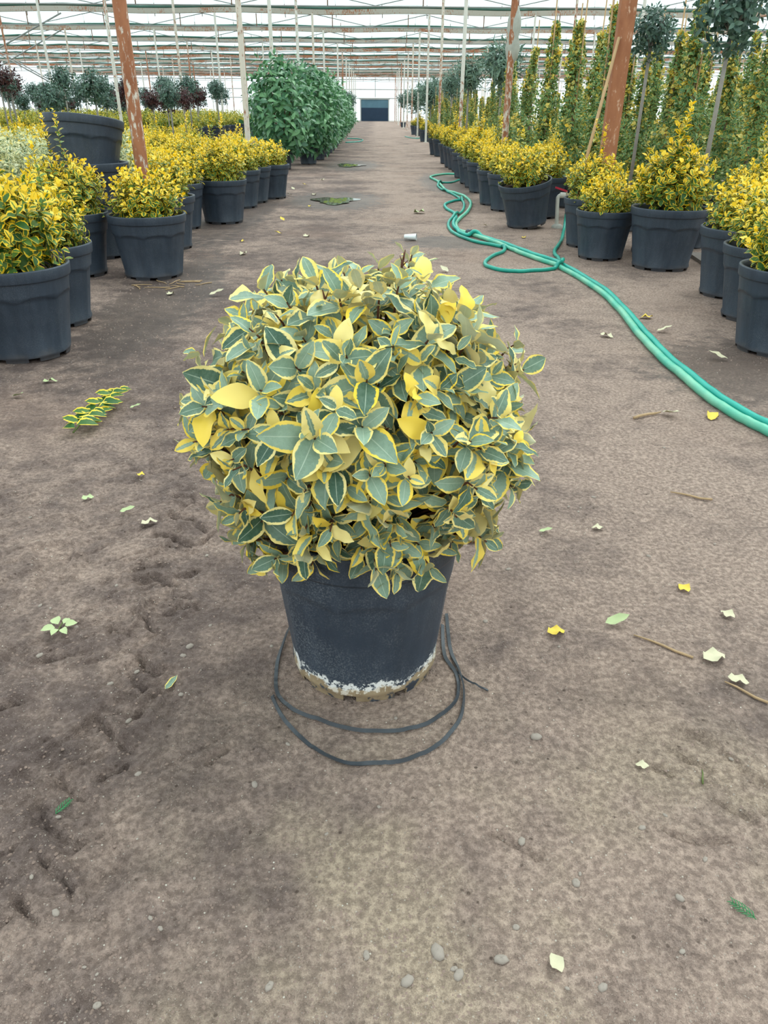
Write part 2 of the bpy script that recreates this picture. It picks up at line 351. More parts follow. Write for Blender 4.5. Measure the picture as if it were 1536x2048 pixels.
c = t.mix(t.math('MULTIPLY', t.step(n4, .60, .72), .6), c, lin(208, 192, 176))
v = t.n('ShaderNodeTexVoronoi', i_0=co); v.inputs['Scale'].default_value = 55
c = t.mix(t.math('MULTIPLY', t.step(v.outputs['Distance'], .07, .11, 1., 0.), t.step(n2, .45, .6)), c, lin(222, 214, 200))
v2 = t.n('ShaderNodeTexVoronoi', i_0=co); v2.inputs['Scale'].default_value = 34
c = t.mix(t.math('MULTIPLY', t.step(v2.outputs['Distance'], .09, .16, .8, 0.), t.step(n2, .4, .55, 1., 0.)), c, lin(74, 60, 52))
reddish = t.step(t.noise(co, .8, 3), .52, .7); c = t.mix(t.math('MULTIPLY', reddish, .3), c, lin(142, 116, 102))
# damp places: round the puddles, the leaking hose and the far pots
wet = None
for (cx, cy, a, b) in [(-.6, 11.9, .9, 1.6), (-.6, 19.9, .9, 2.4), (.75, 7.95, .75, .55), (2.05, 3.7, .75, .75), (-1.75, 10.5, .5, 4), (1.3, 15, .6, 3), (-1.5, 5.4, .45, 2.2)]:
    dx = t.math('DIVIDE', t.math('SUBTRACT', X, cx), a); dy = t.math('DIVIDE', t.math('SUBTRACT', Y, cy), b)
    q = t.math('SQRT', t.math('ADD', t.math('MULTIPLY', dx, dx), t.math('MULTIPLY', dy, dy)))
    q = t.math('MULTIPLY_ADD', t.math('SUBTRACT', n2, .5), 1.3, q); m = t.step(q, .55, 1.0, 1., 0.)
    wet = m if wet is None else t.math('MAXIMUM', wet, m)
c = t.mix(t.math('MULTIPLY', wet, .6), c, lin(78, 66, 60))
t.base(c, t.step(wet, 0., 1., .88, .45), .25)
t.bump(t.math('ADD', t.math('MULTIPLY', n3, 1.), t.math('MULTIPLY', n4, .6)), 1.0, .012)
ground = obj('ground', mesh('ground', np.stack([GX, GY, GZ], -1), FQ, t.m)); tag(ground, kind='structure')
def gz(x, y): return float(height(np.array([x]), np.array([y]))[0])

# ------------------------------------------------------------------ greenhouse: film roof, film walls, gutter beams, posts
SP, BH, X0, X1 = 7.0, 4.56, -33.0, 33.0
prof = []
for i in range(-2, 15): prof += [(i * SP, BH + .25), (i * SP + SP * .5, BH + 1.9)]
prof.append((15 * SP, BH + .25))
xs = np.linspace(X0, X1, 12)
V = [(x, y, z) for (y, z) in prof for x in xs]; n = len(xs)
F = np.array([(i * n + k, i * n + k + 1, (i + 1) * n + k + 1, (i + 1) * n + k) for i in range(len(prof) - 1) for k in range(n - 1)])
tag(obj('ceiling', mesh('ceiling', V, F, M['film'], False)), kind='structure')
YF = 100.0
for nm, x in (('wall_left', X0), ('wall_right', X1)):
    b = MB(); ys = [-14, 15, 45, 75, YF]
    b.add([(x, y, z) for y in ys for z in (0, BH + .3)], [(2 * i, 2 * i + 1, 2 * i + 3, 2 * i + 2) for i in range(4)])
    tag(b.build(nm, M['film'], None, False), kind='structure')
b = MB()
for (x0, x1, z0, z1) in ((X0, -1.75, 0, BH + 2), (1.6, X1, 0, BH + 2), (-1.75, 1.6, 2.35, BH + 2)):
    b.add([(x0, YF, z0), (x1, YF, z0), (x1, YF, z1), (x0, YF, z1)], [(0, 1, 2, 3)])
wf = tag(b.build('wall_far', M['film'], None, False), kind='structure')
for z in (2.4, 3.3, 4.3): MB().bar((X0, YF - .05, z), (X1, YF - .05, z), .09).build('rail', M['wall_steel'], wf, False)
for x in np.arange(-30, 31, 3.0): MB().bar((x, YF - .06, 0 if abs(x) > 1.8 else 2.5), (x, YF - .06, BH + 1), .08).build('stud', M['wall_steel'], wf, False)
gate = empty('net_gate', (-.08, YF - .12, 0)); tag(gate, 'navy and blue-green net gate closing the far end of the path', 'gate')
MB().box((0, 0, .72), (3.2, .03, 1.40)).build('lower_net', M['dark_net'], gate, False)
MB().box((0, .02, 1.85), (3.2, .03, .86)).build('upper_net', M['blue_net'], gate, False)
for x in (-1.66, 1.66): MB().box((x, -.02, 1.15), (.12, .1, 2.3)).build('gate_post', M['wall_steel'], gate, False)
MB().box((0, -.02, 2.36), (3.6, .12, .16)).build('lintel', M['wall_steel'], gate, False)

# one gutter beam with its rod truss; the copies share its meshes
def make_beam():
    r = empty('gutter_beam')
    b = MB(); N = 66; pts = [X0 + (X1 - X0) * i / N for i in range(N + 1)]
    for a, c in zip(pts[:-1], pts[1:]):
        b.bar((a, 0, .03 * sin(a * .9)), (c + .002, 0, .03 * sin(c * .9)), .15, .17)
    b.build('gutter', M['rust_beam'], r, False)
    MB().tube([(x, -.04, .13 + .03 * sin(x * .9) + .015 * sin(x * 3.1)) for x in pts], .05, 6).build('net_roll', M['net_roll'], r)
    MB().tube([(X0, 0, -.52), (X1, 0, -.52)], .022, 5).build('bottom_chord', M['galv'], r)
    b = MB(); x = X0; k = 0
    while x < X1 - 2:
        b.tube([(x, 0, -.09), (x + 2.2, 0, -.5)], .014, 4, False); b.tube([(x + 2.2, 0, -.5), (x + 4.4, 0, -.09)], .014, 4, False); x += 4.4
    b.build('web_rods', M['galv'], r)
    for k in range(22):
        x = X0 + 1.5 + k * 3.0
        MB().tube([(x, 0, -.08), (x, 0, -.52)], .02, 5).build('drop_rod', M['rod'], r)
    return r
beam = make_beam()
tag(beam, 'rusty grey gutter beam with rod truss spanning the greenhouse roof', 'roof beam', 'roof gutter beams')
for i in range(4, 15):
    o = beam if i == 4 else copy_tree(beam)
    o.location = ((i * 37 % 5) * .1 - .2, i * SP, BH + ((i * 13) % 3 - 1) * .02)
    if i == 4: o.location = (0, 4 * SP, BH)
# roof hangers: slim rods dropping from the ridge to the beams, and long slanting braces on one side
hr = random.Random(5)
hang = MB().tube([(0, 0, 0), (0, 0, -1.75)], .016, 5).mesh('hanger_rod', M['rod'])
for i in range(5, 14):
    for x in range(-9, 10):
        o = obj('hanger_rod', hang, None, (x * 1.9 + hr.uniform(-.3, .3), i * SP + SP * .5 + .01, BH + 1.88))
        o.rotation_euler = (hr.uniform(-.05, .05), hr.uniform(-.08, .08), 0)
        tag(o, 'slim rusty hanger rod dropping from the film roof', 'rod', 'roof hanger rods')
for (a, b_, nm) in (((-19, 35.2, 4.4), (-15.2, 35.2, 2.3), 0), ((-20, 42.2, 4.4), (-16.0, 42.2, 2.3), 0), ((-12.5, 35.45, 4.5), (-17.5, 35.45, 2.3), 0), ((-15, 42.4, 4.5), (-19.8, 42.4, 2.3), 0), ((-22, 49.2, 4.4), (-18.1, 49.2, 2.3), 0)):
    o = MB().tube([a, b_], .03, 6).build('brace_pole', M['galv'], None); tag(o, 'long slanting galvanised brace pole under the roof beams', 'brace', 'slanting brace poles')

post_r = {}
def post_mesh(rad, mat, key, h=BH - .06):
    if key not in post_r:
        b = MB().lathe([(rad, 0), (rad, h)], 10); b.lathe([(rad * 2.2, 0), (rad * 2.2, .012), (rad, .012)], 10)
        post_r[key] = b.mesh('post', mat)
    return post_r[key]
def post(x, y, rad, mat, label, group=None):
    o = obj('support_post', post_mesh(rad, M[mat], (rad, mat)), None, (x, y, gz(x, y) - .004)); o.rotation_euler = (0, 0, hr.uniform(0, 6)); tag(o, label, 'post', group); return o
post(-2.0, 7.0, .055, 'rust_post', 'thick speckled rusty round post beside the stack of empty pots')
# square red-oxide post on the hose side
b = MB().box((0, 0, BH / 2), (.15, .09, BH)); b.box((0, 0, .01), (.24, .2, .02))
o = b.build('support_post', M['red_post'], None, False); o.location = (2.37, 8.35, gz(2.37, 8.35)); tag(o, 'broad orange-red rusty square post with a cane leaning on it', 'post')
post(-2.15, 14.0, .045, 'rust_post', 'rusty round post rising from the gold shrubs before the green laurel bushes')
p2 = post(2.19, 14.0, .055, 'rust_post', 'rusty post wrapped with grey plastic at head height')
b = MB(); b.lathe([(.05, -.42), (.10, -.34), (.13, -.2), (.09, -.05), (.12, .05), (.115, .18), (.075, .3), (.05, .36)], 12)
rg = b.build('plastic_wrap', M['rag'], p2); rg.location = (0.0, -.03, 2.28); rg.scale = (1, .7, 1)
post_spots = []
for i in range(3, 14):
    for j, x in enumerate((-2.12, 2.12)):
        post_spots.append((x, i * SP - .17, .045, ('white_post', 'white_post', 'rust_post')[(i + j) % 3]))
for i in range(2, 13):
    for k, x in enumerate((-6.3, -10.5, -14.7, -18.9, 6.3, 10.5, 14.7)):
        if abs(x) < .56 * i * SP: post_spots.append((x, i * SP - .17, .04, ('rust_post', 'white_post')[(i * 3 + k) % 2]))
for (x, y, r_, m) in post_spots:
    if x == -2.12: x = -2.48 if 16 < y < 45 else x
    post(x, y, r_, m, 'slim %s round post holding up the far greenhouse roof' % ('rust-streaked' if m == 'rust_post' else 'white-painted'), 'far rusty posts' if m == 'rust_post' else 'far white posts')

# ------------------------------------------------------------------ leaves
def template(nr, nc, W, fold=.25, curl=.25, wave=0., seed=0, tipp=.9, fat=.0):
    """unit-length leaf: y along 0..1, x across, z up"""
    V = []; UV = []; r_ = random.Random(seed); ph = r_.uniform(0, 6)
    for i in range(nr + 1):
        v = i / nr; wv = W * .5 * (max(sin(pi * min(1, max(0, v)) ** tipp), 0) ** (.85 - fat)) + .012 * (1 - v)
        if i == nr: wv = .004
        for j in range(nc + 1):
            u = -1 + 2 * j / nc; x = u * wv; ed = abs(u) ** 1.5
            z = fold * abs(x) - curl * v * v + wave * ed * sin(v * 11 + ph + (1.7 if u > 0 else 0)) * wv * 2
            V.append((x, v * (1 - .25 * curl * v), z)); UV.append(((u + 1) / 2, v))
    F = [(i * (nc + 1) + j, i * (nc + 1) + j + 1, (i + 1) * (nc + 1) + j + 1, (i + 1) * (nc + 1) + j) for i in range(nr) for j in range(nc)]
    return np.array(V), np.array(UV), np.array(F)
def frames(D, Nn):
    D = D / np.linalg.norm(D, axis=1, keepdims=True); Nn = Nn - D * (D * Nn).sum(1, keepdims=True)
    Nn = Nn / (np.linalg.norm(Nn, axis=1, keepdims=True) + 1e-9); S = np.cross(D, Nn)
    return np.stack([S, D, Nn], -1)
class Leaves:
    """a list of leaves: position, direction, normal, length, template, yellowness, random"""
    def __init__(s): s.r = []
    def add(s, p, d, n, L, k, yel, rnd): s.r.append((*p, *d, *n, L, k, yel, rnd))
    def arr(s): return np.array(s.r)
    def mesh(s, name, T, mat, sel=None):
        A = s.arr() if sel is None else s.arr()[sel]
        Fm = frames(A[:, 3:6], A[:, 6:9]) * A[:, 9][:, None, None]
        TV = np.stack([q[0] for q in T]); UV = T[0][1]; Fc = T[0][2]; nv = len(UV)
        V = np.einsum('nij,nvj->nvi', Fm, TV[A[:, 10].astype(int)]) + A[:, None, 0:3]
        F = (Fc[None] + (np.arange(len(A)) * nv)[:, None, None]).reshape(-1, 4)
        uv2 = np.repeat(A[:, 11:13], nv, axis=0)
        return mesh(name, V.reshape(-1, 3), F, mat, True, np.tile(UV, (len(A), 1)), uv2)
def unit(v): v = np.array(v, float); return v / (np.linalg.norm(v) + 1e-9)
def rdir(): return unit(rng.normal(size=3))
UPV = np.array([0, 0, 1.])
def whorl(Lv, p, a, n, L0, L1, phi0, phi1, back, K, yf, droop=.1, az0=None, pair=False):
    """n leaves around axis a ending in p; phi = angle from the axis, tip -> base; yf(t) yellowness"""
    a = unit(a); s = unit(np.cross(a, rdir())); b = np.cross(a, s); az = U(0, 6.28) if az0 is None else az0
    for i in range(n):
        t = i / max(1, n - 1); ang = az + (i // 2 * pi / 2 + i % 2 * pi if pair else i * 2.4) + U(-.3, .3)
        rad = s * cos(ang) + b * sin(ang); ph = R(phi0 + (phi1 - phi0) * t + U(-12, 12))
        d = a * cos(ph) + rad * sin(ph) - UPV * droop * t; nn = a * sin(ph) - rad * cos(ph) + rdir() * .25
        Lv.add(p - a * back * t, d, nn, U(L0, L1) * (.65 + .35 * min(1, t * 2.2)), int(rng.integers(K)), float(np.clip(yf(t), 0, 1)), U(0, 1))

# --- the gilt-edged shrub in front: 36 leaf shapes and colourings shared by all its leaves
TG = []; TGv = []
gr = random.Random(3)
for k in range(36):
    TG.append(template(8, 4, gr.uniform(.5, .6), gr.uniform(.12, .4), gr.uniform(.05, .32), gr.uniform(.03, .15), k, .92, .12))
    q = gr.random(); TGv.append((0.0 if q < .42 else gr.uniform(.05, .28) if q < .78 else gr.uniform(.3, .6) if q < .92 else 1.0, gr.random()))
GC = np.array([-.025, 1.445, .635]); GR = np.array([.315, .315, .275])
GL = Leaves(); gstem = []
NS = 450; ga = pi * (3 - 5 ** .5)
for i in range(NS):
    zz = 1 - 1.62 * (i + .5) / NS; rr = math.sqrt(max(0, 1 - zz * zz)) if zz > 0 else (1 - zz ** 4) ** .35; th = i * ga
    d = unit(np.array([rr * cos(th), rr * sin(th), zz]) + rng.normal(size=3) * .06)
    rad = U(.80, 1.06)
    if U(0, 1) < .08: rad = U(1.05, 1.14)
    p = GC + GR * np.array([d[0], d[1], d[2]]) * rad
    if d[2] < -.1: q = math.hypot(p[0] - GC[0], p[1] - GC[1]); f = max(q, (.30 - .13 * max(0, -d[2] - .35)) * rad) / max(q, .01); p[0] = GC[0] + (p[0] - GC[0]) * f; p[1] = GC[1] + (p[1] - GC[1]) * f
    if p[2] < .43: p[2] = .43 + U(-.02, .05)
    a = unit(d * .8 + UPV * (.45 if d[2] > -.2 else .0) + rng.normal(size=3) * .32)
    big = U(0, 1) < .22
    n_ = int(rng.integers(5, 8)); y0 = len(GL.r)
    whorl(GL, p, a, n_, .046 if not big else .068, .070 if not big else .100, 32, 92, .035, 36, lambda t: 0, .25)
    gstem.append((p, d))
for i in range(72):       # shoots drooping over the rim
    th = i * 2 * pi / 72 + U(-.1, .1); q = U(.215, .305); p = GC + np.array([q * cos(th), q * sin(th), 0]); p[2] = U(.39, .47)
    a = unit([cos(th), sin(th), U(-.75, .1)]); whorl(GL, p, a, int(rng.integers(4, 7)), .05, .085, 30, 80, .035, 36, lambda t: 0, .3)
    gstem.append((p, a))
for i in range(130):      # older leaves deeper inside
    d = rdir(); d[2] = abs(d[2]) * .9 - .25; d = unit(d); p = GC + GR * d * U(.55, .8); p[2] = max(p[2], .43)
    whorl(GL, p, d, 2, .055, .08, 60, 95, .02, 36, lambda t: 0, .3)
A = GL.arr()
for r_ in range(len(A)): GL.r[r_] = (*GL.r[r_][:11], *TGv[int(GL.r[r_][10])])
A = GL.arr()
def make_pot(rt, rb, h, rim, seg=64, panels=8, dusty=False, notch=8, body_name='pot'):
    """tapering nursery pot: body with recessed flutes and a notched foot; returns (body mesh, rim mesh)"""
    zr = h - rim; rr = lambda z: rb + (rt * .955 - rb) * (z / zr)
    zs = [0, .035 * h, .045 * h, .07 * h, .10 * h, zr * .45, zr * .74, zr * .80, zr * .815, zr * .83, zr]
    V = []; F = []; mt = M['pot_dusty' if dusty else 'pot']
    for i, z in enumerate(zs):
        for k in range(seg):
            a = 2 * pi * k / seg; ph = (k % (seg // panels)) / (seg // panels)
            r = rr(z)
            inp = .12 < ph < .88
            arc = zr * (.74 + .07 * sin(pi * ph))
            if 4 <= i <= 7 and inp: r -= .0035 if dusty else .009
            if i in (0, 1) : r *= .985
            zz = z
            if i in (7, 8): zz = z - zr * .05 * (abs(ph - .5) * 2) ** 2
            V.append((r * cos(a), r * sin(a), zz))
    for i in range(len(zs) - 1):
        for k in range(seg):
            if i in (0, 1) and (k % (seg // notch)) in (0, 1): continue
            F.append((i * seg + k, i * seg + (k + 1) % seg, (i + 1) * seg + (k + 1) % seg, (i + 1) * seg + k))
    nb = len(V)   # inside of the foot
    for z, r in ((0, rr(0) * .95), (.06 * h, rr(0) * .95)):
        for k in range(seg): a = 2 * pi * k / seg; V.append((r * cos(a), r * sin(a), z))
    F += [(nb + (k + 1) % seg, nb + k, nb + seg + k, nb + seg + (k + 1) % seg) for k in range(seg) if (k % (seg // notch)) not in (0, 1)]
    V.append((0, 0, .06 * h)); F += [(nb + seg + k, nb + seg + (k + 1) % seg, len(V) - 1) for k in range(seg)]
    # inner wall and floor
    nb = len(V)
    for z, r in ((zr, rr(zr) * .965), (zr * .5, rr(zr * .5) * .965), (.075 * h, rr(0) * .95)):
        for k in range(seg): a = 2 * pi * k / seg; V.append((r * cos(a), r * sin(a), z))
    for i in range(2): F += [(nb + i * seg + (k + 1) % seg, nb + i * seg + k, nb + (i + 1) * seg + k, nb + (i + 1) * seg + (k + 1) % seg) for k in range(seg)]
    V.append((0, 0, .075 * h)); F += [(nb + 2 * seg + (k + 1) % seg, nb + 2 * seg + k, len(V) - 1) for k in range(seg)]
    body = mesh(body_name, V, F, mt)
    i_ = rr(zr) * .962
    pr = [(rr(zr) * .99, zr - .004), (rt * .975, zr - .006), (rt * .985, zr), (rt, h - .008), (rt * .995, h - .002), (rt * .98, h), (rt * .94, h - .002), (rt * .925, h - .012), (i_, zr)]
    return body, MB().lathe(pr, seg).mesh('rim', mt)
fp_b, fp_r = make_pot(.222, .172, .41, .062, 72, 9, True, 9)
# the foot is caked at the front: turn so that a notch shows right of centre
gs = empty('potted_shrub', (-.025, 1.44, 0)); tag(gs, 'clipped ball shrub with yellow-edged grey-green leaves in a mud-caked black pot', 'potted shrub')
OFF = np.array([-.025, 1.44, 0])
pb = obj('pot', fp_b, gs); pb.rotation_euler = (0, 0, R(-66)); tag(pb, 'dusty black pot with white lime and dried mud round its foot'); obj('rim', fp_r, pb)
def soil_mesh(r, z, n=24):
    V = [(0, 0, z + .01)]; F = []
    for q, f in enumerate((.35, .7, 1.0)):
        for k in range(n): a = 2 * pi * k / n; V.append((r * f * cos(a), r * f * sin(a), z + (.012 * sin(k * 2.3 + q) if f < 1 else 0)))
    F += [(0, 1 + k, 1 + (k + 1) % n) for k in range(n)]
    for q in range(2): F += [(1 + q * n + k, 1 + (q + 1) * n + k, 1 + (q + 1) * n + (k + 1) % n, 1 + q * n + (k + 1) % n) for k in range(n)]
    return mesh('soil', V, F, M['soil'])
obj('soil', soil_mesh(.2, .365), gs)
b = MB()
for i, (p, d) in enumerate(gstem):
    q = p - OFF; base = np.array([q[0] * .12, q[1] * .12, .37]); mid = np.array([q[0] * .62, q[1] * .62, .37 + (q[2] - .37) * .62])
    if i % 2 == 0 or d[2] < .3: b.tube([base, mid, q - unit(d) * .02, q + unit(d) * .006], [.005, .0035, .0022, .0014], 5, False)
b.build('branches', M['bark'], gs)
# a few bare brown shoot tips
for (x, y, z) in ((.055, 1.52, .92), (.0, 1.22, .80), (.10, 1.24, .72), (.13, 1.3, .8), (-.09, 1.35, .88), (.02, 1.18, .70), (-.16, 1.2, .72)):
    p = np.array((x, y, z)) - OFF; tw = MB(); d = unit(p - np.array([0, 0, .55]))
    tw.tube([p - d * .05, p, p + d * .02], [.0028, .0024, .001], 6)
    for k in range(4): s_ = unit(np.cross(d, rdir())); tw.tube([p - d * .006 * k, p - d * .006 * k + (d + s_ * .7) * .014], [.0018, .0006], 5)
    tw.build('shoot_tip', M['bark'], gs)
toc = np.array(CAM) - A[:, 0:3]; toc /= np.linalg.norm(toc, axis=1, keepdims=True)
fr = frames(A[:, 3:6], A[:, 6:9]); face = np.abs((fr[:, :, 2] * toc).sum(1)); outer = (((A[:, 0:3] + A[:, 3:6] * A[:, 9:10] * .5 - GC) / GR) * toc).sum(1)
score = A[:, 9] / .08 * (.35 + face) + 1.5 * outer
order = np.argsort(-score); pick = set(order[:300].tolist())
rest = [i for i in range(len(A)) if i not in pick]
Aloc = GL
fm = GL.mesh('foliage', TG, M['gilt'], rest); fo = obj('foliage', fm, gs, tuple(-OFF)); tag(fo, kind='stuff')
TGm = [mesh('leaf', TG[k][0], TG[k][2], M['gilt'], True, TG[k][1], np.tile(TGv[k], (len(TG[k][0]), 1))) for k in range(36)]
def leaf_objs(Lv, sel, meshes, parent, off):
    A = Lv.arr(); fr = frames(A[:, 3:6], A[:, 6:9])
    for i in sel:
        o = bpy.data.objects.new('leaf', meshes[int(A[i, 10])]); col.objects.link(o); o.parent = parent
        m = Matrix([list(fr[i][r]) for r in range(3)]).to_4x4(); q = m.to_quaternion()
        o.rotation_mode = 'QUATERNION'; o.rotation_quaternion = q; L = float(A[i, 9]); o.scale = (L, L, L); o.location = (A[i, 0] - off[0], A[i, 1] - off[1], A[i, 2] - off[2])
leaf_objs(GL, sorted(pick), TGm, gs, OFF)

def split_leaves(Lv, T, mat, parent, n, off=(0, 0, 0), s=1.0, cam=None):
    """the n leaves facing the viewer most become parts of their own; returns the mesh of the rest"""
    A = Lv.arr(); v = unit(cam); sel = np.argsort(-(A[:, :3] @ v))[:n].tolist(); ss = set(sel); fr = frames(A[:, 3:6], A[:, 6:9])
    ms = [mesh('leaf', q[0], q[2], M[mat], True, q[1], np.tile((0, (k * .37 + .1) % 1), (len(q[0]), 1))) for k, q in enumerate(T)]
    for i in sel:
        o = bpy.data.objects.new('leaf', ms[int(A[i, 10])]); col.objects.link(o); o.parent = parent; o.rotation_mode = 'QUATERNION'
        o.rotation_quaternion = Matrix([list(fr[i][q]) for q in range(3)]).to_quaternion(); o.scale = (float(A[i, 9]) * s,) * 3; o.location = [float(A[i, q]) * s + off[q] for q in range(3)]
    return Lv.mesh('foliage', T, M[mat], [i for i in range(len(A)) if i not in ss])
# --- gold euonymus foliage: upright shoots packed in a dome
TE = [template(4, 2, gr.uniform(.6, .74), gr.uniform(.15, .45), gr.uniform(.1, .5), .0, 50 + k, .95, .3) for k in range(6)]
def euon_leaves(rw, hh, ns, tall=0, ybase=.15, ytip=.75, L=(.042, .062), nl=13, z0=0.0, seed=0, open_=0.0):
    global rng
    keep = rng; rng = np.random.default_rng(100 + seed)
    Lv = Leaves(); st = []
    for i in range(ns):
        q = math.sqrt((i + .5) / ns) * U(.9, 1.05); th = i * ga
        x, y = rw * q * cos(th), rw * q * sin(th)
        zt = z0 + hh * (math.sqrt(max(.06, 1 - (q * .93) ** 2)) * .75 + .25) * U(.72, 1.08)
        ln = min(U(.14, .24), zt - z0 + .02)
        if i in range(3, 3 + tall): zt += U(.15, .34); ln += .26
        p = np.array([x, y, zt]); a = unit(np.array([x * .9, y * .9, .42 + U(-.1, .1)]) + rng.normal(size=3) * .06)
        st.append((p, a, ln)); yy = U(-.2, .25)
        n_ = int(nl * ln / .19)
        whorl(Lv, p, a, n_, L[0], L[1], 30, 88, ln, 6, lambda t: ytip + (ybase - ytip) * min(1, t * 2.2) + yy + U(-.12, .12), .05, None, True)
    for i in range(int(ns * 1.3)):    # low skirt
        th = U(0, 6.28); r_ = rw * U(.45, .9) ; zz = z0 + hh * U(.10, .5); d = np.array([cos(th), sin(th), U(.0, .6)])
        whorl(Lv, np.array([r_ * cos(th), r_ * sin(th), zz]), unit(d), 5, L[0], L[1] * 1.1, 30, 80, .08, 6, lambda t: ybase * .8 + U(-.15, .2), .1, None, True)
    rng = keep
    return Lv, st
def stems_mesh(st, z0, r=.0035):
    b = MB()
    for p, a, ln in st:
        q = p - a * ln; base = np.array([p[0] * .25, p[1] * .25, z0]); b.tube([base, q, p], [r, r * .8, r * .45], 4, False)
    return b.mesh('stems', M['twig'])
PR, PB_, PH = .300, .222, .47
pot_b, pot_r = make_pot(PR, PB_, PH, .055, 48, 8, False, 8)
pot_soil = soil_mesh(.27, PH - .06)
PROTO = []
for k, (rw, hh, ns, tall) in enumerate(((.32, .42, 74, 1), (.30, .38, 66, 0), (.33, .46, 84, 2), (.31, .40, 70, 0), (.32, .50, 80, 3))):
    Lv, st = euon_leaves(rw, hh, ns, tall, seed=k, z0=PH - .05, ytip=(1.0, 1.1, .95, 1.05, .8)[k], ybase=(.06, .12, .1, .05, .08)[k], L=(.042, .062) if k < 4 else (.05, .078))
    PROTO.append((Lv, Lv.mesh('foliage', TE, M['euon']), stems_mesh(st, PH - .06)))
FAR = []
for k in range(3):
    Lv, st = euon_leaves(.37, .4, 40, k, seed=20 + k, z0=PH - .05, nl=9, L=(.055, .08), ytip=1.05, ybase=.08)
    FAR.append((Lv, Lv.mesh('foliage', TE, M['euon']), None))
SILV = []
for k in range(2):
    Lv, st = euon_leaves(.44, .62, 90, 0, seed=30 + k, z0=PH - .05, nl=11, ytip=.35, ybase=.15)
    SILV.append((Lv, Lv.mesh('foliage', TE, M['silver']), None))
GREEN = []
for k in range(2):
    Lv, st = euon_leaves(.36, .38, 44, 0, seed=40 + k, z0=PH - .05, nl=9, L=(.05, .07), ytip=.3, ybase=.0)
    GREEN.append((Lv, Lv.mesh('foliage', TE, M['euon']), None))
# leaf meshes for the nearest shrubs, one per shape and colouring
TEm = {}
def te_mesh(k, y):
    if (k, y) not in TEm: TEm[(k, y)] = mesh('leaf', TE[k][0], TE[k][2], M['euon'], True, TE[k][1], np.tile((y, (k * .37 + y * .61) % 1), (len(TE[k][0]), 1)))
    return TEm[(k, y)]
placed = [(-2.0, 7.0, .08), (2.37, 8.35, .1), (-2.15, 14, .06), (2.19, 14, .07), (2.1, 9.07, .08)]
for q in post_spots: placed.append((q[0], q[1], .06))
def free(x, y, r): return all((x - a) ** 2 + (y - b) ** 2 > (r + c) ** 2 for a, b, c in placed)
def potted(x, y, proto, label, group=None, s=1.0, rz=None, nleaf=0, soil=True, tilt=None, fscale=1.0, cat='potted shrub'):
    r = empty('potted_shrub', (x, y, max(-.004, gz(x, y)) if y < 20 else 0), U(0, 6.28) if rz is None else rz); r.scale = (s, s, s); tag(r, label, cat, group); placed.append((x, y, PR * s))
    if tilt: r.rotation_euler = tilt
    p = obj('pot', pot_b, r); obj('rim', pot_r, p)
    if soil: obj('soil', pot_soil, r)
    Lv, fm, sm = proto
    if nleaf:
        A = Lv.arr(); mw = r.matrix_basis if False else (Matrix.Translation(r.location) @ r.rotation_euler.to_matrix().to_4x4() @ Matrix.Scale(s, 4))
        W = np.array([list(mw @ Vector(a[:3])) for a in A]); c0 = np.array([x, y, .75 * s]); v = np.array(CAM) - c0; v /= np.linalg.norm(v)
        sel = np.argsort(-((W - c0) @ v + .25 * (W[:, 2] - .75)))[:nleaf]; ss = set(sel.tolist())
        fm = Lv.mesh('foliage', TE, M['euon'], [i for i in range(len(A)) if i not in ss])
        fr = frames(A[:, 3:6], A[:, 6:9])
        for i in sel:
            o = bpy.data.objects.new('leaf', te_mesh(int(A[i, 10]), round(float(A[i, 11]) * 5) / 5)); col.objects.link(o); o.parent = r
            o.rotation_mode = 'QUATERNION'; o.rotation_quaternion = Matrix([list(fr[i][q]) for q in range(3)]).to_quaternion(); o.scale = (A[i, 9],) * 3; o.location = A[i, :3]
    f = obj('foliage', fm, r); tag(f, kind='stuff')
    if sm: obj('stems', sm, r)
    return r
ORD = 'first second third fourth fifth sixth seventh eighth ninth tenth eleventh twelfth thirteenth fourteenth fifteenth sixteenth seventeenth eighteenth'.split()
G_L, G_R = 'gold shrubs along the stacked-pot side of the path', 'gold shrubs along the hose side of the path'
# stacked-pot side
potted(-2.42, 3.38, PROTO[3], 'gold-leaved shrub in black pot, end of the row before the brown-soiled pot')
potted(-1.91, 4.02, PROTO[4], 'large gold and green shrub in a black pot with a grey-scuffed rim', nleaf=170, rz=1.2, fscale=1)
potted(-2.02, 4.70, PROTO[0], 'gold shrub in a black pot right behind the scuffed-rim pot', nleaf=140)
potted(-2.40, 6.22, PROTO[2], 'shrub with tall gold shoots in a pot before the stack of empty pots', nleaf=100, rz=2.2)
potted(-1.78, 6.18, PROTO[1], 'dense golden shrub in a fluted black pot beside the speckled rusty post', nleaf=110)
potted(-1.99, 7.50, PROTO[3], 'golden shrub in black pot just beyond the speckled rusty post')
potted(-2.20, 8.92, PROTO[1], 'golden shrub in black pot, second beyond the speckled rusty post')
potted(-1.80, 9.42, PROTO[2], 'round golden shrub in black pot, third beyond the speckled rusty post')
potted(-1.84, 10.92, PROTO[0], 'golden shrub in black pot, third from the green laurel bushes')
potted(-1.78, 11.58, PROTO[3], 'golden shrub in black pot, second from the green laurel bushes')
potted(-1.58, 12.18, PROTO[1], 'golden shrub in black pot, last one before the green laurel bushes')
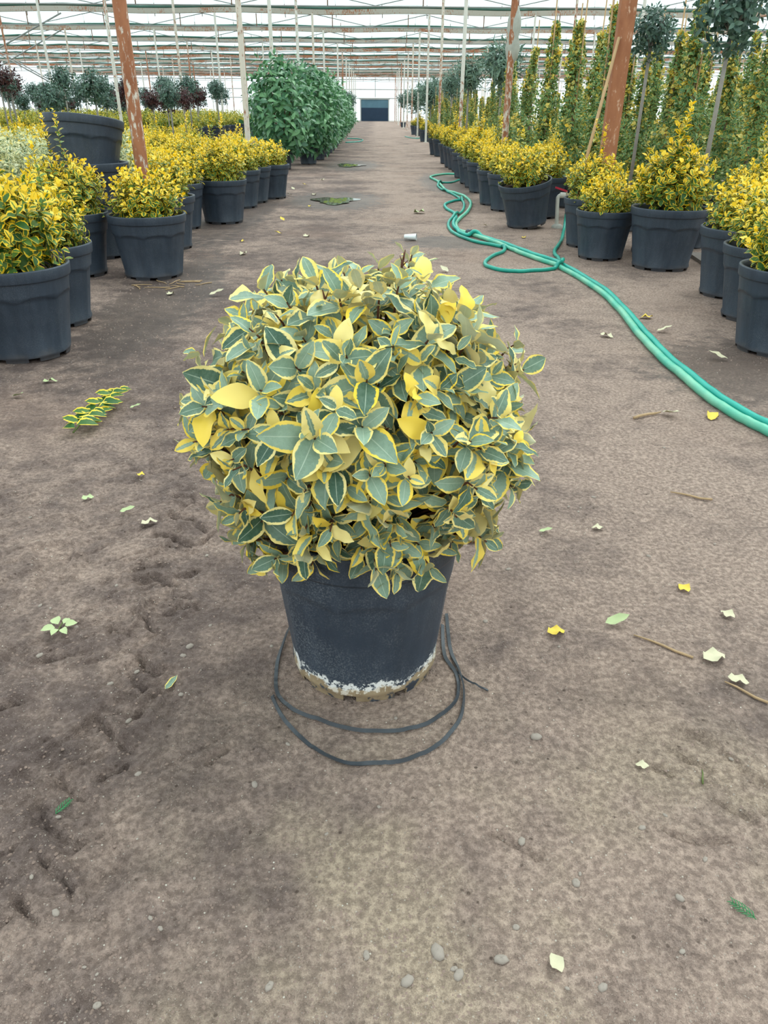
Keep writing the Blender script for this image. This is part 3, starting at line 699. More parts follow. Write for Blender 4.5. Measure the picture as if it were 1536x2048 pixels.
# hose side
potted(2.28, 4.12, PROTO[3], 'gold-edged shrub in the black pot where the hose leaves the row', nleaf=170, s=.97)
potted(2.50, 4.86, PROTO[0], 'gold-edged shrub in black pot at the end of the grey board', nleaf=140, s=.97)
potted(2.46, 6.62, PROTO[4], 'big loose gold shrub with tall shoots in a wide black pot', nleaf=110, s=1.04)
potted(2.07, 7.10, PROTO[1], 'small bright gold shrub in the pot between the faucet and wide pot', nleaf=90, s=.88)
potted(2.12, 7.74, PROTO[2], 'gold shrub in the pot with a cane standing in it', s=.95)
potted(1.75, 9.10, PROTO[0], 'gold shrub in a tilted black pot left of the pipe faucet'.replace('left of', 'next to'), tilt=(R(3), R(-11), .4), s=1.0)
bpy.data.objects[[o.name for o in bpy.data.objects if o.get('label', '').startswith('gold shrub in a tilted')][0]].location.z = .035
potted(2.07, 9.99, PROTO[3], 'gold shrub in black pot just behind the pipe faucet')
for i, (x, y) in enumerate(sorted([(1.777, 10.74), (1.718, 11.43), (1.764, 13.2), (1.78, 14.07), (1.77, 14.84), (1.90, 17.9), (1.88, 18.55), (1.85, 19.2), (1.86, 20.6), (1.94, 23.97), (1.87, 24.8), (2.15, 35.5), (2.33, 43.8), (2.2, 45.6), (1.8, 16.2), (1.82, 12.2)], key=lambda q: q[1])):
    potted(x, y, PROTO[i % 5], 'gold shrub in black pot, %s along the path edge beyond the tilted pot' % ORD[i], G_R, soil=y < 16, s=.97)
potted(3.37, 7.02, PROTO[2], 'gold shrub in black pot standing beside the far end of the grey board', s=.95)
# further gold shrubs of both fields
def field(spots, protos, label, group, cat='potted shrub', r=.3, sc=1.0):
    c = 0
    for (x, y) in spots:
        if not free(x, y, r): continue
        potted(x, y, protos[int(rng.integers(len(protos)))], label, group, s=U(.92, 1.02) * sc, soil=False, cat=cat); c += 1
    return c
# stack of empty pots
SC = 1.13
stk = []
for k, (z, lab) in enumerate(((0, 'bottom empty black pot of the leaning stack'), (.245, 'middle empty black pot nested in the stack'), (.58, 'top empty black pot sitting tilted on the stack'))):
    r = empty('empty_pot', (-2.50 + (.016 if k == 1 else 0), 7.08, z - .003), .3 * k); r.scale = (SC,) * 3; tag(r, lab, 'pot', 'stack of empty pots')
    p = obj('pot', pot_b, r); obj('rim', pot_r, p)
    if k == 2: r.rotation_euler = (R(-6), R(6.5), .5); r.location.x -= .02
placed.append((-2.5, 7.08, .34))
# silver-variegated shrubs behind the first row
for (x, y) in ((-3.25, 6.9), (-3.1, 6.1), (-3.75, 7.6), (-3.95, 6.7), (-2.75, 8.1), (-3.5, 8.5), (-4.4, 7.9), (-4.3, 9.2)):
    if free(x, y, .27): potted(x, y, SILV[int(rng.integers(2))], 'pale silver-edged shrub behind the stack of empty pots', 'silver-edged shrubs behind the stacked pots', s=U(.92, 1.05))
sp = []
for yy in np.arange(8.6, 24, .98):
    for xx in np.arange(-2.75, -.53 * yy - .5, -.86):
        if 16.6 < yy and xx > -5.2: continue
        sp.append((xx + U(-.1, .1), yy + U(-.1, .1)))
cL = field([p for p in sp if p[1] < 15], PROTO + GREEN, 'gold-tipped shrub in black pot in the field before the laurel bushes', 'gold shrubs in the near field')
cL2 = field([p for p in sp if p[1] >= 15], FAR + GREEN[:1], 'gold-tipped shrub in the field below the small standard trees', 'gold shrubs in the far field')
sp = [(xx + U(-.2, .2), yy + U(-.2, .2)) for yy in np.arange(24.5, 44, 1.9) for xx in np.arange(-6, -.5 * yy - .5, -1.45)]
field(sp, GREEN, 'green shrub far off among the small standard trees', 'far green shrubs', sc=1.45)
sp = [(xx + U(-.08, .08), yy + U(-.1, .1)) for yy in np.arange(5.6, 24, .9) for xx in np.arange(2.62, 3.6 if yy < 13 else 4.4, .8)]
sp = [p for p in sp if not (6.0 < p[1] < 7.2 and p[0] < 3.0)]
COLS = [(2.66, 13.0, 2.35), (2.62, 11.2, 2.2), (2.78, 15.2, 2.15), (3.05, 13.3, 2.2), (2.72, 10.1, 2.25), (3.12, 12.1, 2.15), (3.28, 11.0, 1.85), (3.36, 9.0, 2.32), (3.50, 9.95, 1.98), (3.98, 9.5, 1.9), (4.08, 8.7, 1.95), (2.6, 16.4, 2.1), (2.75, 17.6, 2.2), (3.0, 9.4, 1.75), (3.7, 8.1, 1.9)]
for (x, y, h) in COLS: placed.append((x, y, .27))
STD = [(2.80, 8.85, 1.89, .28), (3.12, 7.68, 1.97, .38)]
for (x, y, h, r_) in STD: placed.append((x, y, .15))
cR = field([p for p in sp if p[1] < 15], PROTO, 'gold shrub in black pot in the second row before the leafy columns', 'gold shrubs before the columns', r=.29)
cR2 = field([p for p in sp if p[1] >= 15], FAR, 'gold shrub far along the row before the leafy columns', 'far gold shrubs before the columns')
print('fields', cL, cL2, cR, cR2)

# --- column-trained euonymus
def column_leaves(h, rw, n, seed):
    global rng
    keep = rng; rng = np.random.default_rng(300 + seed); Lv = Leaves()
    for i in range(n):
        t = (i + U(0, 1)) / n; z = .32 + (h - .32) * t; th = i * ga + U(-.4, .4)
        r_ = rw * ((1 - t) ** .8) * (.75 + .25 * sin(t * 17 + seed)) + .045; r_ *= U(.55, 1.05)
        p = np.array([r_ * cos(th) + .05 * sin(t * 5 + seed), r_ * sin(th), z]); a = unit([cos(th), sin(th), U(.5, 1.2)])
        yb = .95 if U(0, 1) < .07 + .3 * t * t else .0
        whorl(Lv, p, a, 6, .05, .075, 25, 78, .09, 6, lambda q: yb * U(.5, 1.) + U(0, .12), .05, None, True)
    rng = keep; return Lv
COLM = [column_leaves(1.0 * h, rw, n, k).mesh('foliage', TE, M['column']) for k, (h, rw, n) in enumerate(((2.2, .30, 330), (2.2, .25, 300), (2.2, .34, 360)))]
cpot_b, cpot_r = pot_b, pot_r
colstem = MB().tube([(0, 0, .25), (.02, 0, 1.0), (0, .01, 2.0)], [.016, .012, .006], 6).mesh('stem', M['trunk'])
cane_m = MB().tube([(.03, .02, .3), (.05, .0, 2.62)], .010, 6).mesh('cane', M['cane'])
def column(x, y, h, k, label, group, far=False):
    s = h / 2.2; r = empty('column_shrub', (x, y, 0), U(0, 6.28)); r.scale = (min(1, s * 1.02),) * 2 + (s,); tag(r, label, 'column shrub', group)
    f = obj('foliage', COLM[k % 3], r); tag(f, kind='stuff'); p = obj('pot', pot_b, r); p.scale = (.62, .62, .75); q = obj('rim', pot_r, p); obj('stem', colstem, r); obj('cane', cane_m, r)
    placed.append((x, y, .25))
CL = {4: 'slim tall column shrub rising right behind the orange-red post', 7: 'tallest broad column shrub between the two grey-trunked standards', 10: 'column shrub beside the large dark standard tree', 0: 'tall pointed column shrub behind the plastic-wrapped post', 11: 'short column shrub just past the plastic-wrapped post'}
for i, (x, y, h) in enumerate(COLS): column(x, y, h, i, CL.get(i, 'leafy green column shrub flecked with yellow, tied to a cane'), 'column shrubs behind the gold rows')
cc = 0
for yy in np.arange(9.2, 40, 1.0 if True else 1):
    for xx in np.arange(3.2 if yy < 18 else 3.6, .52 * yy + .6, .78 if yy < 16 else 1.3):
        x, y = xx + U(-.15, .15), yy + U(-.2, .2)
        if U(0, 1) < (.5 if y > 16 else .2): continue
        if free(x, y, .26) and cc < 70: column(x, y, U(1.5, 2.15), int(rng.integers(3)), 'leafy green column shrub flecked with yellow, tied to a cane', 'column shrubs behind the gold rows'); cc += 1
for yy in np.arange(17.8, 44, 1.15):
    for xx in (2.75, 3.35, 4.2):
        x, y = xx + U(-.1, .2), yy + U(-.3, .3)
        if free(x, y, .24): column(x, y, U(1.25, 1.95), int(rng.integers(3)), 'leafy green column shrub far along the hose side of the path', 'far column shrubs'); cc += 1
print('cols', cc)

# --- standards: ball heads on bare trunks
TB = [template(4, 2, .42, .2, .25, .05, 80 + k, .9, .1) for k in range(6)]
TO = [template(4, 2, .16, .15, .3, .0, 90 + k, .9, .1) for k in range(6)]
def ball_leaves(rw, rz, n, L, seed, nl=5, inner=.25, T=None):
    global rng
    keep = rng; rng = np.random.default_rng(500 + seed); Lv = Leaves()
    for i in range(n):
        d = rdir(); q = U(.55, 1.05) if U(0, 1) > inner else U(.2, .6); lump = 1 + .12 * sin(d[0] * 5 + seed) * sin(d[1] * 5) + .1 * sin(d[2] * 6)
        p = np.array([rw, rw, rz]) * d * q * lump; a = unit(d + UPV * .35 + rdir() * .3)
        whorl(Lv, p, a, nl, L[0], L[1], 25, 85, L[0] * 1.0, 6, lambda t: 0, .2)
    rng = keep; return Lv
def scaled_head(Lv, T, mat): return Lv.mesh('foliage', T, M[mat])
L_bay = [ball_leaves(1, .92, 210, (.17, .27), k) for k in range(2)]; H_bay = [scaled_head(q, TB, 'bay') for q in L_bay]
H_pur = scaled_head(ball_leaves(1, .95, 170, (.18, .28), 7), TB, 'purple')
H_ole = [scaled_head(ball_leaves(1, 1.15, 230, (.3, .5), 10 + k), TO, 'olean') for k in range(2)]
def standard(x, y, z, r_, head, label, group=None, tr=.018, pot=.75, lean=(0, 0), near=None):
    t_ = empty('standard_tree', (x, y, 0), 0); tag(t_, label, 'tree', group)
    b = MB(); top = z - r_ * .5
    b.tube([(lean[0], lean[1], .3), (lean[0] * .5, lean[1] * .5, top * .6), (0, 0, top)], [tr, tr * .9, tr * .8], 8)
    for k in range(5): a = k * 1.26; b.tube([(0, 0, top), (cos(a) * r_ * .35, sin(a) * r_ * .35, z), (cos(a) * r_ * .6, sin(a) * r_ * .6, z + r_ * .4)], [tr * .6, tr * .4, tr * .2], 5, False)
    b.build('trunk', M['trunk'], t_)
    if near is not None: head = split_leaves(near, TB, 'bay', t_, 110, (0, 0, z), r_, (-.35, -1, -.1))
    f = obj('foliage', head, t_, (0, 0, z)); f.scale = (r_,) * 3; f.rotation_euler = (0, 0, U(0, 6) if near is None else 0); tag(f, kind='stuff')
    p = obj('pot', pot_b, t_); p.scale = (pot,) * 3; obj('rim', pot_r, p)
    placed.append((x, y, .2))
standard(*STD[0][:3], STD[0][3], H_bay[0], 'dark green ball-headed standard on a grey trunk beside the orange post', None, .02, .5, near=L_bay[0])
standard(*STD[1][:3], STD[1][3], H_bay[1], 'large dark standard tree behind the wide gold pot', None, .024, .5, near=L_bay[1])
standard(2.35, 21.5, 1.98, .42, H_ole[0], 'mop-headed narrow-leaved tree on a pale trunk beyond the gold row', None, .03)
standard(2.75, 18.6, 2.05, .5, H_ole[1], 'tall open oleander-like tree beside the plastic-wrapped post', None, .03)
for i, (x, y, z, r_) in enumerate(((2.7, 30, 2.0, .45), (2.7, 41, 1.9, .7), (3.5, 49, 2.0, .9), (3.0, 62, 1.9, .9))):
    standard(x, y, z, r_, H_ole[i % 2], 'narrow-leaved grey-green tree far along the hose side', 'far narrow-leaved trees', .03)
for i, (x, y, z, r_) in enumerate(((-1.9, 60, 1.9, .55), (2.2, 66, 1.9, .6), (-2.1, 66.3, 1.8, .6))):
    standard(x, y, z, r_, FAR[0][1] if False else H_bay[i % 2], 'small round standard near the far gate', 'standards near the far gate', .03)
k = 0; gx_ = random.Random(11)
for yy in np.arange(16.5, 36, 1.7):
    for xx in np.arange(-5.6 if yy < 30 else -6.5, -.53 * yy - .8, -1.25):
        if gx_.random() < .15: continue
        x, y = xx + gx_.uniform(-.35, .35), yy + gx_.uniform(-.5, .5)
        pur = gx_.random() < .22; k += 1
        for dx, dy in ((0, 0), (.3, 0), (-.3, 0), (0, .35), (0, -.35), (.4, .4), (-.4, -.4)):
            if free(x + dx, y + dy, .2): x += dx; y += dy; break
        else: continue
        standard(x, y, gx_.uniform(1.3, 1.85), gx_.uniform(.28, .42), H_pur if pur else H_bay[k % 2], 'purple-leaved ball-headed standard in the far field' if pur else 'dark green ball-headed standard in the far field', 'purple standards in the far field' if pur else 'green standards in the far field', .022, .7)
print('standards', k)
# --- laurel bushes
TL = [template(4, 2, .40, .2, .45, .06, 120 + k, .85, .1) for k in range(6)]
def bush_leaves(rw, h, n, seed):
    global rng
    keep = rng; rng = np.random.default_rng(700 + seed); Lv = Leaves()
    for i in range(n):
        t = (i + .5) / n; z = .30 + (h - .3) * t; th = i * ga; r_ = rw * (min(1, .55 + 1.3 * t) if t < .4 else math.sqrt(max(.03, 1 - ((t - .4) / .62) ** 2))) * U(.6, 1.08)
        r_ *= 1 + .22 * sin(2 * th + seed * 2 + 4 * t) * sin(5 * t + seed); z += U(0, .28) * t * (U(0, 1) < .4)
        p = np.array([r_ * cos(th), r_ * sin(th), z]); a = unit([cos(th), sin(th), .35 + 1.1 * t])
        whorl(Lv, p, a, 6, .15, .23, 25, 85, .18, 6, lambda q: 0, .35)
    rng = keep; return Lv
L_bush = [bush_leaves(.74, 1.95, 210, k) for k in range(3)]; BUSH = [q.mesh('foliage', TL, M['laurel']) for q in L_bush]
bstem = MB()
for k in range(6): a = k * 1.05; bstem.tube([(.04 * cos(a), .04 * sin(a), .3), (.2 * cos(a), .2 * sin(a), 1.0), (.3 * cos(a), .3 * sin(a), 1.6)], [.012, .009, .005], 5, False)
bstem_m = bstem.mesh('stems', M['bark'])
for i, (x, y, s) in enumerate([(-2.08, 18.30, 1.05), (-1.64, 20.10, 1.05), (-1.55, 21.95, 1.03), (-1.52, 23.75, 1.00), (-1.52, 25.55, 1.02), (-1.52, 27.35, 0.98), (-1.54, 29.15, 0.95), (-1.55, 31.00, 0.95), (-1.56, 32.90, 0.90), (-1.58, 34.80, 0.90), (-1.60, 36.90, 0.85), (-1.62, 39.30, 0.80), (-1.70, 42.50, 0.80), (-1.75, 47.00, 0.75), (-1.80, 52.00, 0.70), (-1.85, 57.00, 0.60), (-2.82, 22.75, 0.88)]):
    r = empty('laurel_bush', (x, y, 0), U(0, 6)); r.scale = (s,) * 3; tag(r, 'tall glossy green laurel bush, %s in the row after the last golden pot' % ORD[i] if i < 16 else 'green laurel bush standing behind the third of the path-edge laurel row', 'bush', 'green laurel bushes'); bz = r.rotation_euler.z
    f = obj('foliage', split_leaves(L_bush[i % 3], TL, 'laurel', r, 130, cam=(cos(-bz) * .2 + sin(-bz) * 1, sin(-bz) * .2 - cos(-bz) * 1, .1)) if i in (0, 1, 16) else BUSH[i % 3], r); tag(f, kind='stuff')
    obj('stems', bstem_m, r); p = obj('pot', pot_b, r); p.scale = (.8, .8, .8); obj('rim', pot_r, p)

# ------------------------------------------------------------------ set the field plants apart: none stands inside its neighbour, a post or a trunk
def settle():
    obs = []
    FIXG = (None, G_R, 'green laurel bushes', 'far narrow-leaved trees', 'standards near the far gate')
    for o in col.objects:
        if o.parent or 'category' not in o: continue
        k = o.name.split('.')[0]; g = o.get('group'); s_ = o.scale[0]; lo = hi = 0.0; fix = g in FIXG
        if k == 'potted_shrub' and o.location.y > 3:
            lo = (.46 if 'silver' in o['label'] else .40 if o.location.y > 15 and not fix else .345) * s_
            if g == 'far green shrubs': hi = .22
        elif k == 'empty_pot': lo = .34; fix = True
        elif k == 'column_shrub': lo, hi = .31 * s_, .17; fix = not o['label'].startswith('leafy')
        elif k == 'standard_tree': lo = .23; hi = max([c.scale[0] for c in o.children if c.name.startswith('foliage')]) * 1.22
        elif k == 'laurel_bush': lo, hi = .72 * s_, .72 * s_
        elif k == 'support_post': lo = hi = .07; fix = True
        else: continue
        obs.append((o, lo, hi, fix))
    P = np.array([(o.location.x, o.location.y) for o, *_ in obs]); P0 = P.copy(); lo = np.array([q[1] for q in obs]); hi = np.array([q[2] for q in obs]); mv = np.array([0. if q[3] else 1. for q in obs])
    need = np.maximum(np.where((lo[:, None] > 0) & (lo[None] > 0), lo[:, None] + lo[None], 0), np.where((hi[:, None] > 0) & (hi[None] > 0), hi[:, None] + hi[None], 0)); np.fill_diagonal(need, 0)
    need[np.outer(mv == 0, mv == 0)] = 0
    lim = np.where(P0[:, 0] < 0, np.minimum(-2.4, -2.4), 2.55)
    for it in range(400):
        D = P[:, None] - P[None]; d = np.linalg.norm(D, axis=2) + 1e-6; pen = np.clip(need - d, 0, None)
        share = mv[:, None] / np.maximum(mv[:, None] + mv[None], 1e-6); P = P + (D / d[..., None] * (pen * share)[..., None]).sum(1) * .45
        P[:, 0] = np.where((mv > 0) & (P0[:, 0] < 0), np.minimum(P[:, 0], lim), np.where((mv > 0) & (P0[:, 0] > 0), np.maximum(P[:, 0], lim), P[:, 0]))
    D = P[:, None] - P[None]; d = np.linalg.norm(D, axis=2); print('settle: left over', float(np.clip(need - d, 0, None).max()), 'largest shift', float(np.linalg.norm(P - P0, axis=1).max()), 'moved', int((np.linalg.norm(P - P0, axis=1) > .02).sum()))
    for (o, *_), p in zip(obs, P): o.location.x, o.location.y = float(p[0]), float(p[1])
settle()
# ------------------------------------------------------------------ hoses
HA = [(1.791, 16.811), (1.462, 16.917), (1.109, 16.212), (1.164, 15.184), (1.164, 14.019), (1.173, 13.288), (1.284, 12.889), (1.388, 12.389), (1.374, 11.483), (1.231, 10.507), (1.039, 9.674), (.946, 9.232), (.929, 8.764), (.987, 8.459), (1.106, 8.142), (1.224, 7.784), (1.303, 7.463), (1.359, 7.235), (1.455, 6.938), (1.552, 6.7), (1.587, 6.476), (1.64, 5.767), (1.645, 5.115), (1.576, 4.352), (1.545, 3.828), (1.543, 3.34), (1.577, 3.029), (1.632, 2.837), (1.70, 2.644), (1.85, 2.2), (2.1, 1.6)]
HB = [(1.318, 11.962), (1.15, 11.73), (.986, 11.257), (.967, 10.713), (1.022, 10.237), (.989, 9.672), (.901, 9.092), (.902, 8.675), (.972, 8.318), (1.103, 8.254), (1.233, 7.961), (1.335, 7.657), (1.421, 7.327), (1.509, 7.065), (1.6, 6.86), (1.635, 6.626), (1.69, 5.936), (1.695, 5.267), (1.632, 4.45), (1.595, 3.93), (1.592, 3.42), (1.625, 3.12), (1.675, 2.92), (1.745, 2.73), (1.9, 2.27), (2.15, 1.65)]
HD = [(2.176, 9.04, .284), (2.173, 9.0, .16), (2.12, 8.8, .02), (1.9, 7.95), (1.701, 7.335), (1.66, 6.984), (1.63, 6.68), (1.49, 6.474), (1.279, 6.376), (1.079, 6.407), (.975, 6.55), (.966, 6.764), (1.053, 7.011), (1.197, 7.276), (1.25, 7.528), (1.16, 7.68), (1.0, 7.93), (.87, 8.38), (.84, 8.763), (.85, 9.16), (.93, 9.672), (1.135, 10.414), (1.257, 11.27), (1.288, 12.0), (1.231, 12.75), (1.113, 13.5), (1.11, 14.332), (1.229, 14.837), (1.419, 14.953), (1.685, 15.778)]
def hose_line(pts, r, under):
    """fine centre line on the ground, climbing over the hoses in `under` [(line, radius)] where it crosses them"""
    P = np.array(spline([(q[0], q[1], (q[2] if len(q) > 2 else 0)) for q in pts], 16)); z = height(P[:, 0], P[:, 1]) + r * .85
    for (Q, rq) in under:
        d = np.hypot(P[:, None, 0] - Q[None, :, 0], P[:, None, 1] - Q[None, :, 1]); need = Q[None, :, 2] + np.sqrt(np.clip((r + rq) ** 2 - d ** 2, 0, None)) * 1.0
        z = np.maximum(z, np.where(d < r + rq, need, -1).max(1))
    for k in range(3): z = np.maximum(z, .25 * np.roll(z, 1) + .5 * z + .25 * np.roll(z, -1))      # no kinks beside a crossing
    P[:, 2] = np.where(P[:, 2] > .03, P[:, 2], z); return P
def dense(P, n=5): return np.concatenate([P[:-1] + (P[1:] - P[:-1]) * k / n for k in range(n)] + [P[-1:]])
LA = hose_line(HA, .021, []); LB = hose_line(HB, .019, [(dense(LA), .021)]); LD = hose_line(HD, .017, [(dense(LA), .021), (dense(LB), .019)])
for L_, r, mat, label in ((LA, .021, 'hose_l', 'pale sun-faded green hose running down the path to the board pots'), (LB, .019, 'hose_d', 'bright teal hose lying alongside the pale faded hose'), (LD, .017, 'hose_f', 'turquoise hose looping over the path from the pipe faucet')):
    tag(MB().tube([tuple(p) for p in L_], r, 8).build('garden_hose', M[mat], None), label, 'hose')
def curl(pts, label):
    tag(MB().tube([(p[0], p[1], gz(p[0], p[1]) + .018) for p in spline(pts, 6)], .02, 6).build('garden_hose', M['hose_d'], None), label, 'hose')
curl([(-1.2, 33.5), (-.7, 34.5), (-.55, 36.5), (-.8, 38), (-1.3, 38.5)], 'loop of teal hose poking out from under the laurel bushes')
curl([(1.5, 42), (1.7, 40), (2.0, 39), (2.2, 40.5)], 'short teal hose end far off beside the last gold pots')
# hose clamp where the hoses are tied
o = MB().tube([(.99, 8.44, .03), (1.03, 8.40, .03)], .034, 8).build('hose_clamp', M['strap'], None); tag(o, 'black clamp holding the hoses together on the path', 'clamp')

# ------------------------------------------------------------------ faucet
fz = gz(2.096, 9.07); fc = empty('pipe_faucet', (2.096, 9.07, fz)); tag(fc, 'white plastic standpipe faucet with a red lever beside the tilted pot', 'faucet')
MB().tube(spline([(0, 0, -.01), (-.012, 0, .15), (-.022, 0, .29), (-.018, 0, .325), (.01, 0, .345), (.05, 0, .345)], 4), .022, 10).build('standpipe', M['pvc'], fc)
b = MB().lathe([(.030, .0), (.030, .06)], 10); e_ = b.build('elbow_collar', M['pvc'], fc); e_.rotation_euler = (0, R(90), 0); e_.location = (.0, 0, .345)
b = MB(); b.tube([(.05, 0, .345), (.10, 0, .345)], .020, 10); b.tube([(.085, 0, .345), (.085, -.02, .30), (.08, -.03, .27)], .014, 8); b.tube([(.07, 0, .345), (.07, 0, .385)], .010, 8)
b.build('tap_body', M['brass'], fc)
MB().bar((.075, 0, .385), (-.07, -.03, .43), .012, .02).build('lever', M['red'], fc, False)
b = MB(); n = 10
b.lathe([(.07, -.02), (.065, .02), (.04, .04), (.0, .045)], n); ft = b.build('concrete_foot', M['concrete'], fc); ft.location = (.0, -.02, 0)
# board under the pots
bd = MB().box((0, 0, 0), (.22, 1.35, .03)).build('wooden_board', M['board'], None, False); bd.location = (2.96, 6.55, gz(2.96, 6.55) + .018); bd.rotation_euler = (0, 0, R(-7)); tag(bd, 'weathered grey board lying between the wide gold pot and the path edge pots', 'board')
# cane leaning on the orange post
tag(MB().tube([(1.957, 7.77, .39), (2.06, 7.93, .85), (2.312, 8.297, 1.80)], [.017, .016, .014], 8).build('bamboo_cane', M['cane'], None), 'tan cane leaning against the broad orange-red post', 'cane')

# ------------------------------------------------------------------ strap rings round the front pot
def ribbon(name, pts, wd, label, tw=.5):
    P = spline([(x, y, 0) for x, y in pts], 8); V = []; F = []; th = .0012
    for i, p in enumerate(P):
        q0, q1 = P[max(0, i - 1)], P[min(len(P) - 1, i + 1)]; t_ = unit(q1 - q0); s_ = np.array([-t_[1], t_[0], 0])
        a = .6 + .9 * sin(i * .13 + 1) * sin(i * .05) ; w_ = s_ * cos(a) + UPV * sin(a); n_ = np.cross(t_, w_)
        c = np.array([p[0], p[1], gz(p[0], p[1]) + wd * .5 * abs(sin(a)) + .002 + .004 * abs(sin(i * .13))])
        for (u, v) in ((-1, -1), (1, -1), (1, 1), (-1, 1)): V.append(c + w_ * wd / 2 * u + n_ * th * v)
    for i in range(len(P) - 1):
        for k in range(4): F.append((i * 4 + k, i * 4 + (k + 1) % 4, i * 4 + 4 + (k + 1) % 4, i * 4 + 4 + k))
    F += [(0, 3, 2, 1), tuple(len(V) - 4 + k for k in range(4))]
    o = obj(name, mesh(name, V, F, M['strap'], False)); return tag(o, label, 'strap')
ribbon('plastic_strap', [(-.17, 1.66), (-.215, 1.56), (-.232, 1.454), (-.236, 1.38), (-.223, 1.293), (-.178, 1.237), (-.109, 1.203), (-.038, 1.176), (.032, 1.173), (.109, 1.195), (.174, 1.252), (.193, 1.309), (.193, 1.369), (.171, 1.43), (.175, 1.55)], .0085, 'black plastic strap lying in the inner ring round the front pot')
ribbon('plastic_strap', [(-.235, 1.29), (-.226, 1.262), (-.197, 1.207), (-.137, 1.141), (-.072, 1.093), (-.01, 1.082), (.051, 1.091), (.115, 1.119), (.161, 1.168), (.192, 1.228), (.206, 1.309), (.20, 1.378), (.188, 1.46), (.19, 1.6)], .0085, 'black plastic strap lying in the outer ring before the front pot')
ribbon('plastic_strap', [(.196, 1.372), (.213, 1.346), (.239, 1.322), (.262, 1.308)], .004, 'short thin strap end pointing away from the rings')
ribbon('plastic_strap', [(.26, 2.09), (.336, 2.053), (.369, 2.005), (.392, 1.95)], .008, 'black strap end lying behind the ball shrub')

# ------------------------------------------------------------------ litter on the path
TF = template(6, 4, .5, .3, -.25, .1, 200, .9, .1); TF2 = template(6, 4, .62, .18, .2, .22, 201, .9, .1)
fl = {}
def fallen(x, y, L, mat, label, rz, k=0, tiltx=.1, group=None, varie=None):
    T = (TF, TF2)[k]
    me = mesh('fallen_leaf', T[0], T[2], M[mat], True, T[1], np.tile((varie if varie is not None else 0., .5), (len(T[0]), 1)))
    o = obj('fallen_leaf', me, None, (x, y, gz(x, y) + .006 + .08 * L)); o.scale = (L, L, L); o.rotation_euler = (tiltx, U(-.15, .15), rz); tag(o, label, 'leaf', group)
fallen(-.487, 1.318, .038, 'gilt', 'pale blue-green gilt-edged leaf lying in the mud crack', -.6, varie=0)
fallen(.44, 1.51, .052, 'dryyel', 'crumpled orange-yellow leaf on the path beside the pot', -1.3, 1)
fallen(.875, 1.70, .05, 'dryyel', 'lemon-yellow leaf standing off by the wet soil', .2, 1)
fallen(.60, 1.55, .06, 'freshg', 'narrow curled green leaf on the sandy path', -1.4)
fallen(-.84, 2.15, .05, 'freshg', 'pale green leaf lying flat among the boot prints', -1.5)
fallen(-1.0, 2.247, .045, 'freshg', 'small bent green leaf beyond the boot prints', -1.2, 1)
fallen(-.75, 2.075, .055, 'drygrey', 'crumpled cream leaf among the boot prints', -1.0, 1)
fallen(-.835, 2.427, .04, 'dryyel', 'small yellow-green leaf scrap beside the shrub', 1.2, 1)
fallen(-1.09, 3.12, .05, 'freshg', 'small green leaf beside the fallen sprig', -1.5)
fallen(-1.62, 3.49, .07, 'freshg', 'green leaf below the scuffed-rim pot', -1.1, 1)
fallen(-1.69, 3.30, .07, 'freshg', 'green leaf nearest the end pot of the row', -1.9)
fallen(.52, 2.03, .04, 'freshg', 'tiny green leaf on the sandy path', -1.7)
fallen(.735, 2.06, .04, 'drygrey', 'tiny cream leaf on the sandy path', 1.4, 1)
fallen(.95, 1.575, .045, 'drygrey', 'folded cream leaf near the wet soil', .5, 1)
fallen(.80, 1.405, .07, 'drygrey', 'withered grey leaf at the end of the dry stick', -1.2, 1)
fallen(.835, 1.345, .05, 'drygrey', 'shrivelled dry leaf cluster near the dry stick', -1.9, 1)
fallen(1.72, 4.48, .09, 'drygrey', 'pale dry leaf on the path beyond the hose', -1.5)
fallen(1.80, 4.80, .09, 'dryyel', 'brownish-yellow leaf scrap beyond the hose', 1.5, 1)
fallen(1.90, 3.88, .1, 'drygrey', 'cream leaf on the dark wet soil', 1.2)
fallen(.29, .665, .035, 'drygrey', 'cream leaf scrap among pebbles in the foreground', .3, 1)
fallen(.56, 1.075, .028, 'drygrey', 'small cream leaf stuck in a path crack', 1.3, 1)
for i, (x, y) in enumerate([(-.73, 5.81), (-1.31, 7.86), (-1.19, 5.42), (-1.49, 5.42), (-.99, 8.38), (-.99, 12.63), (-1.3, 12.55), (-.91, 11.1), (-.68, 5.9), (-1.2, 7.2), (-1.1, 9.5), (-.75, 8.2), (.6, 6.3), (1.5, 3.08), (1.28, 3.1), (1.35, 4.4), (-1.2, 14.2), (-1.0, 15.4), (-1.35, 13.4), (1.55, 8.2), (1.3, 9.1)]):
    fallen(x, y, U(.06, .11), ('drygrey', 'dryyel', 'drygrey')[i % 3], 'pale dry leaf scattered on the far path', U(0, 6), i % 2, group='dry leaves on the far path')
fallen(.645, 10.27, .2, 'freshg', 'bright green leaf tuft lying on the path near the hose loops', .8, 1)
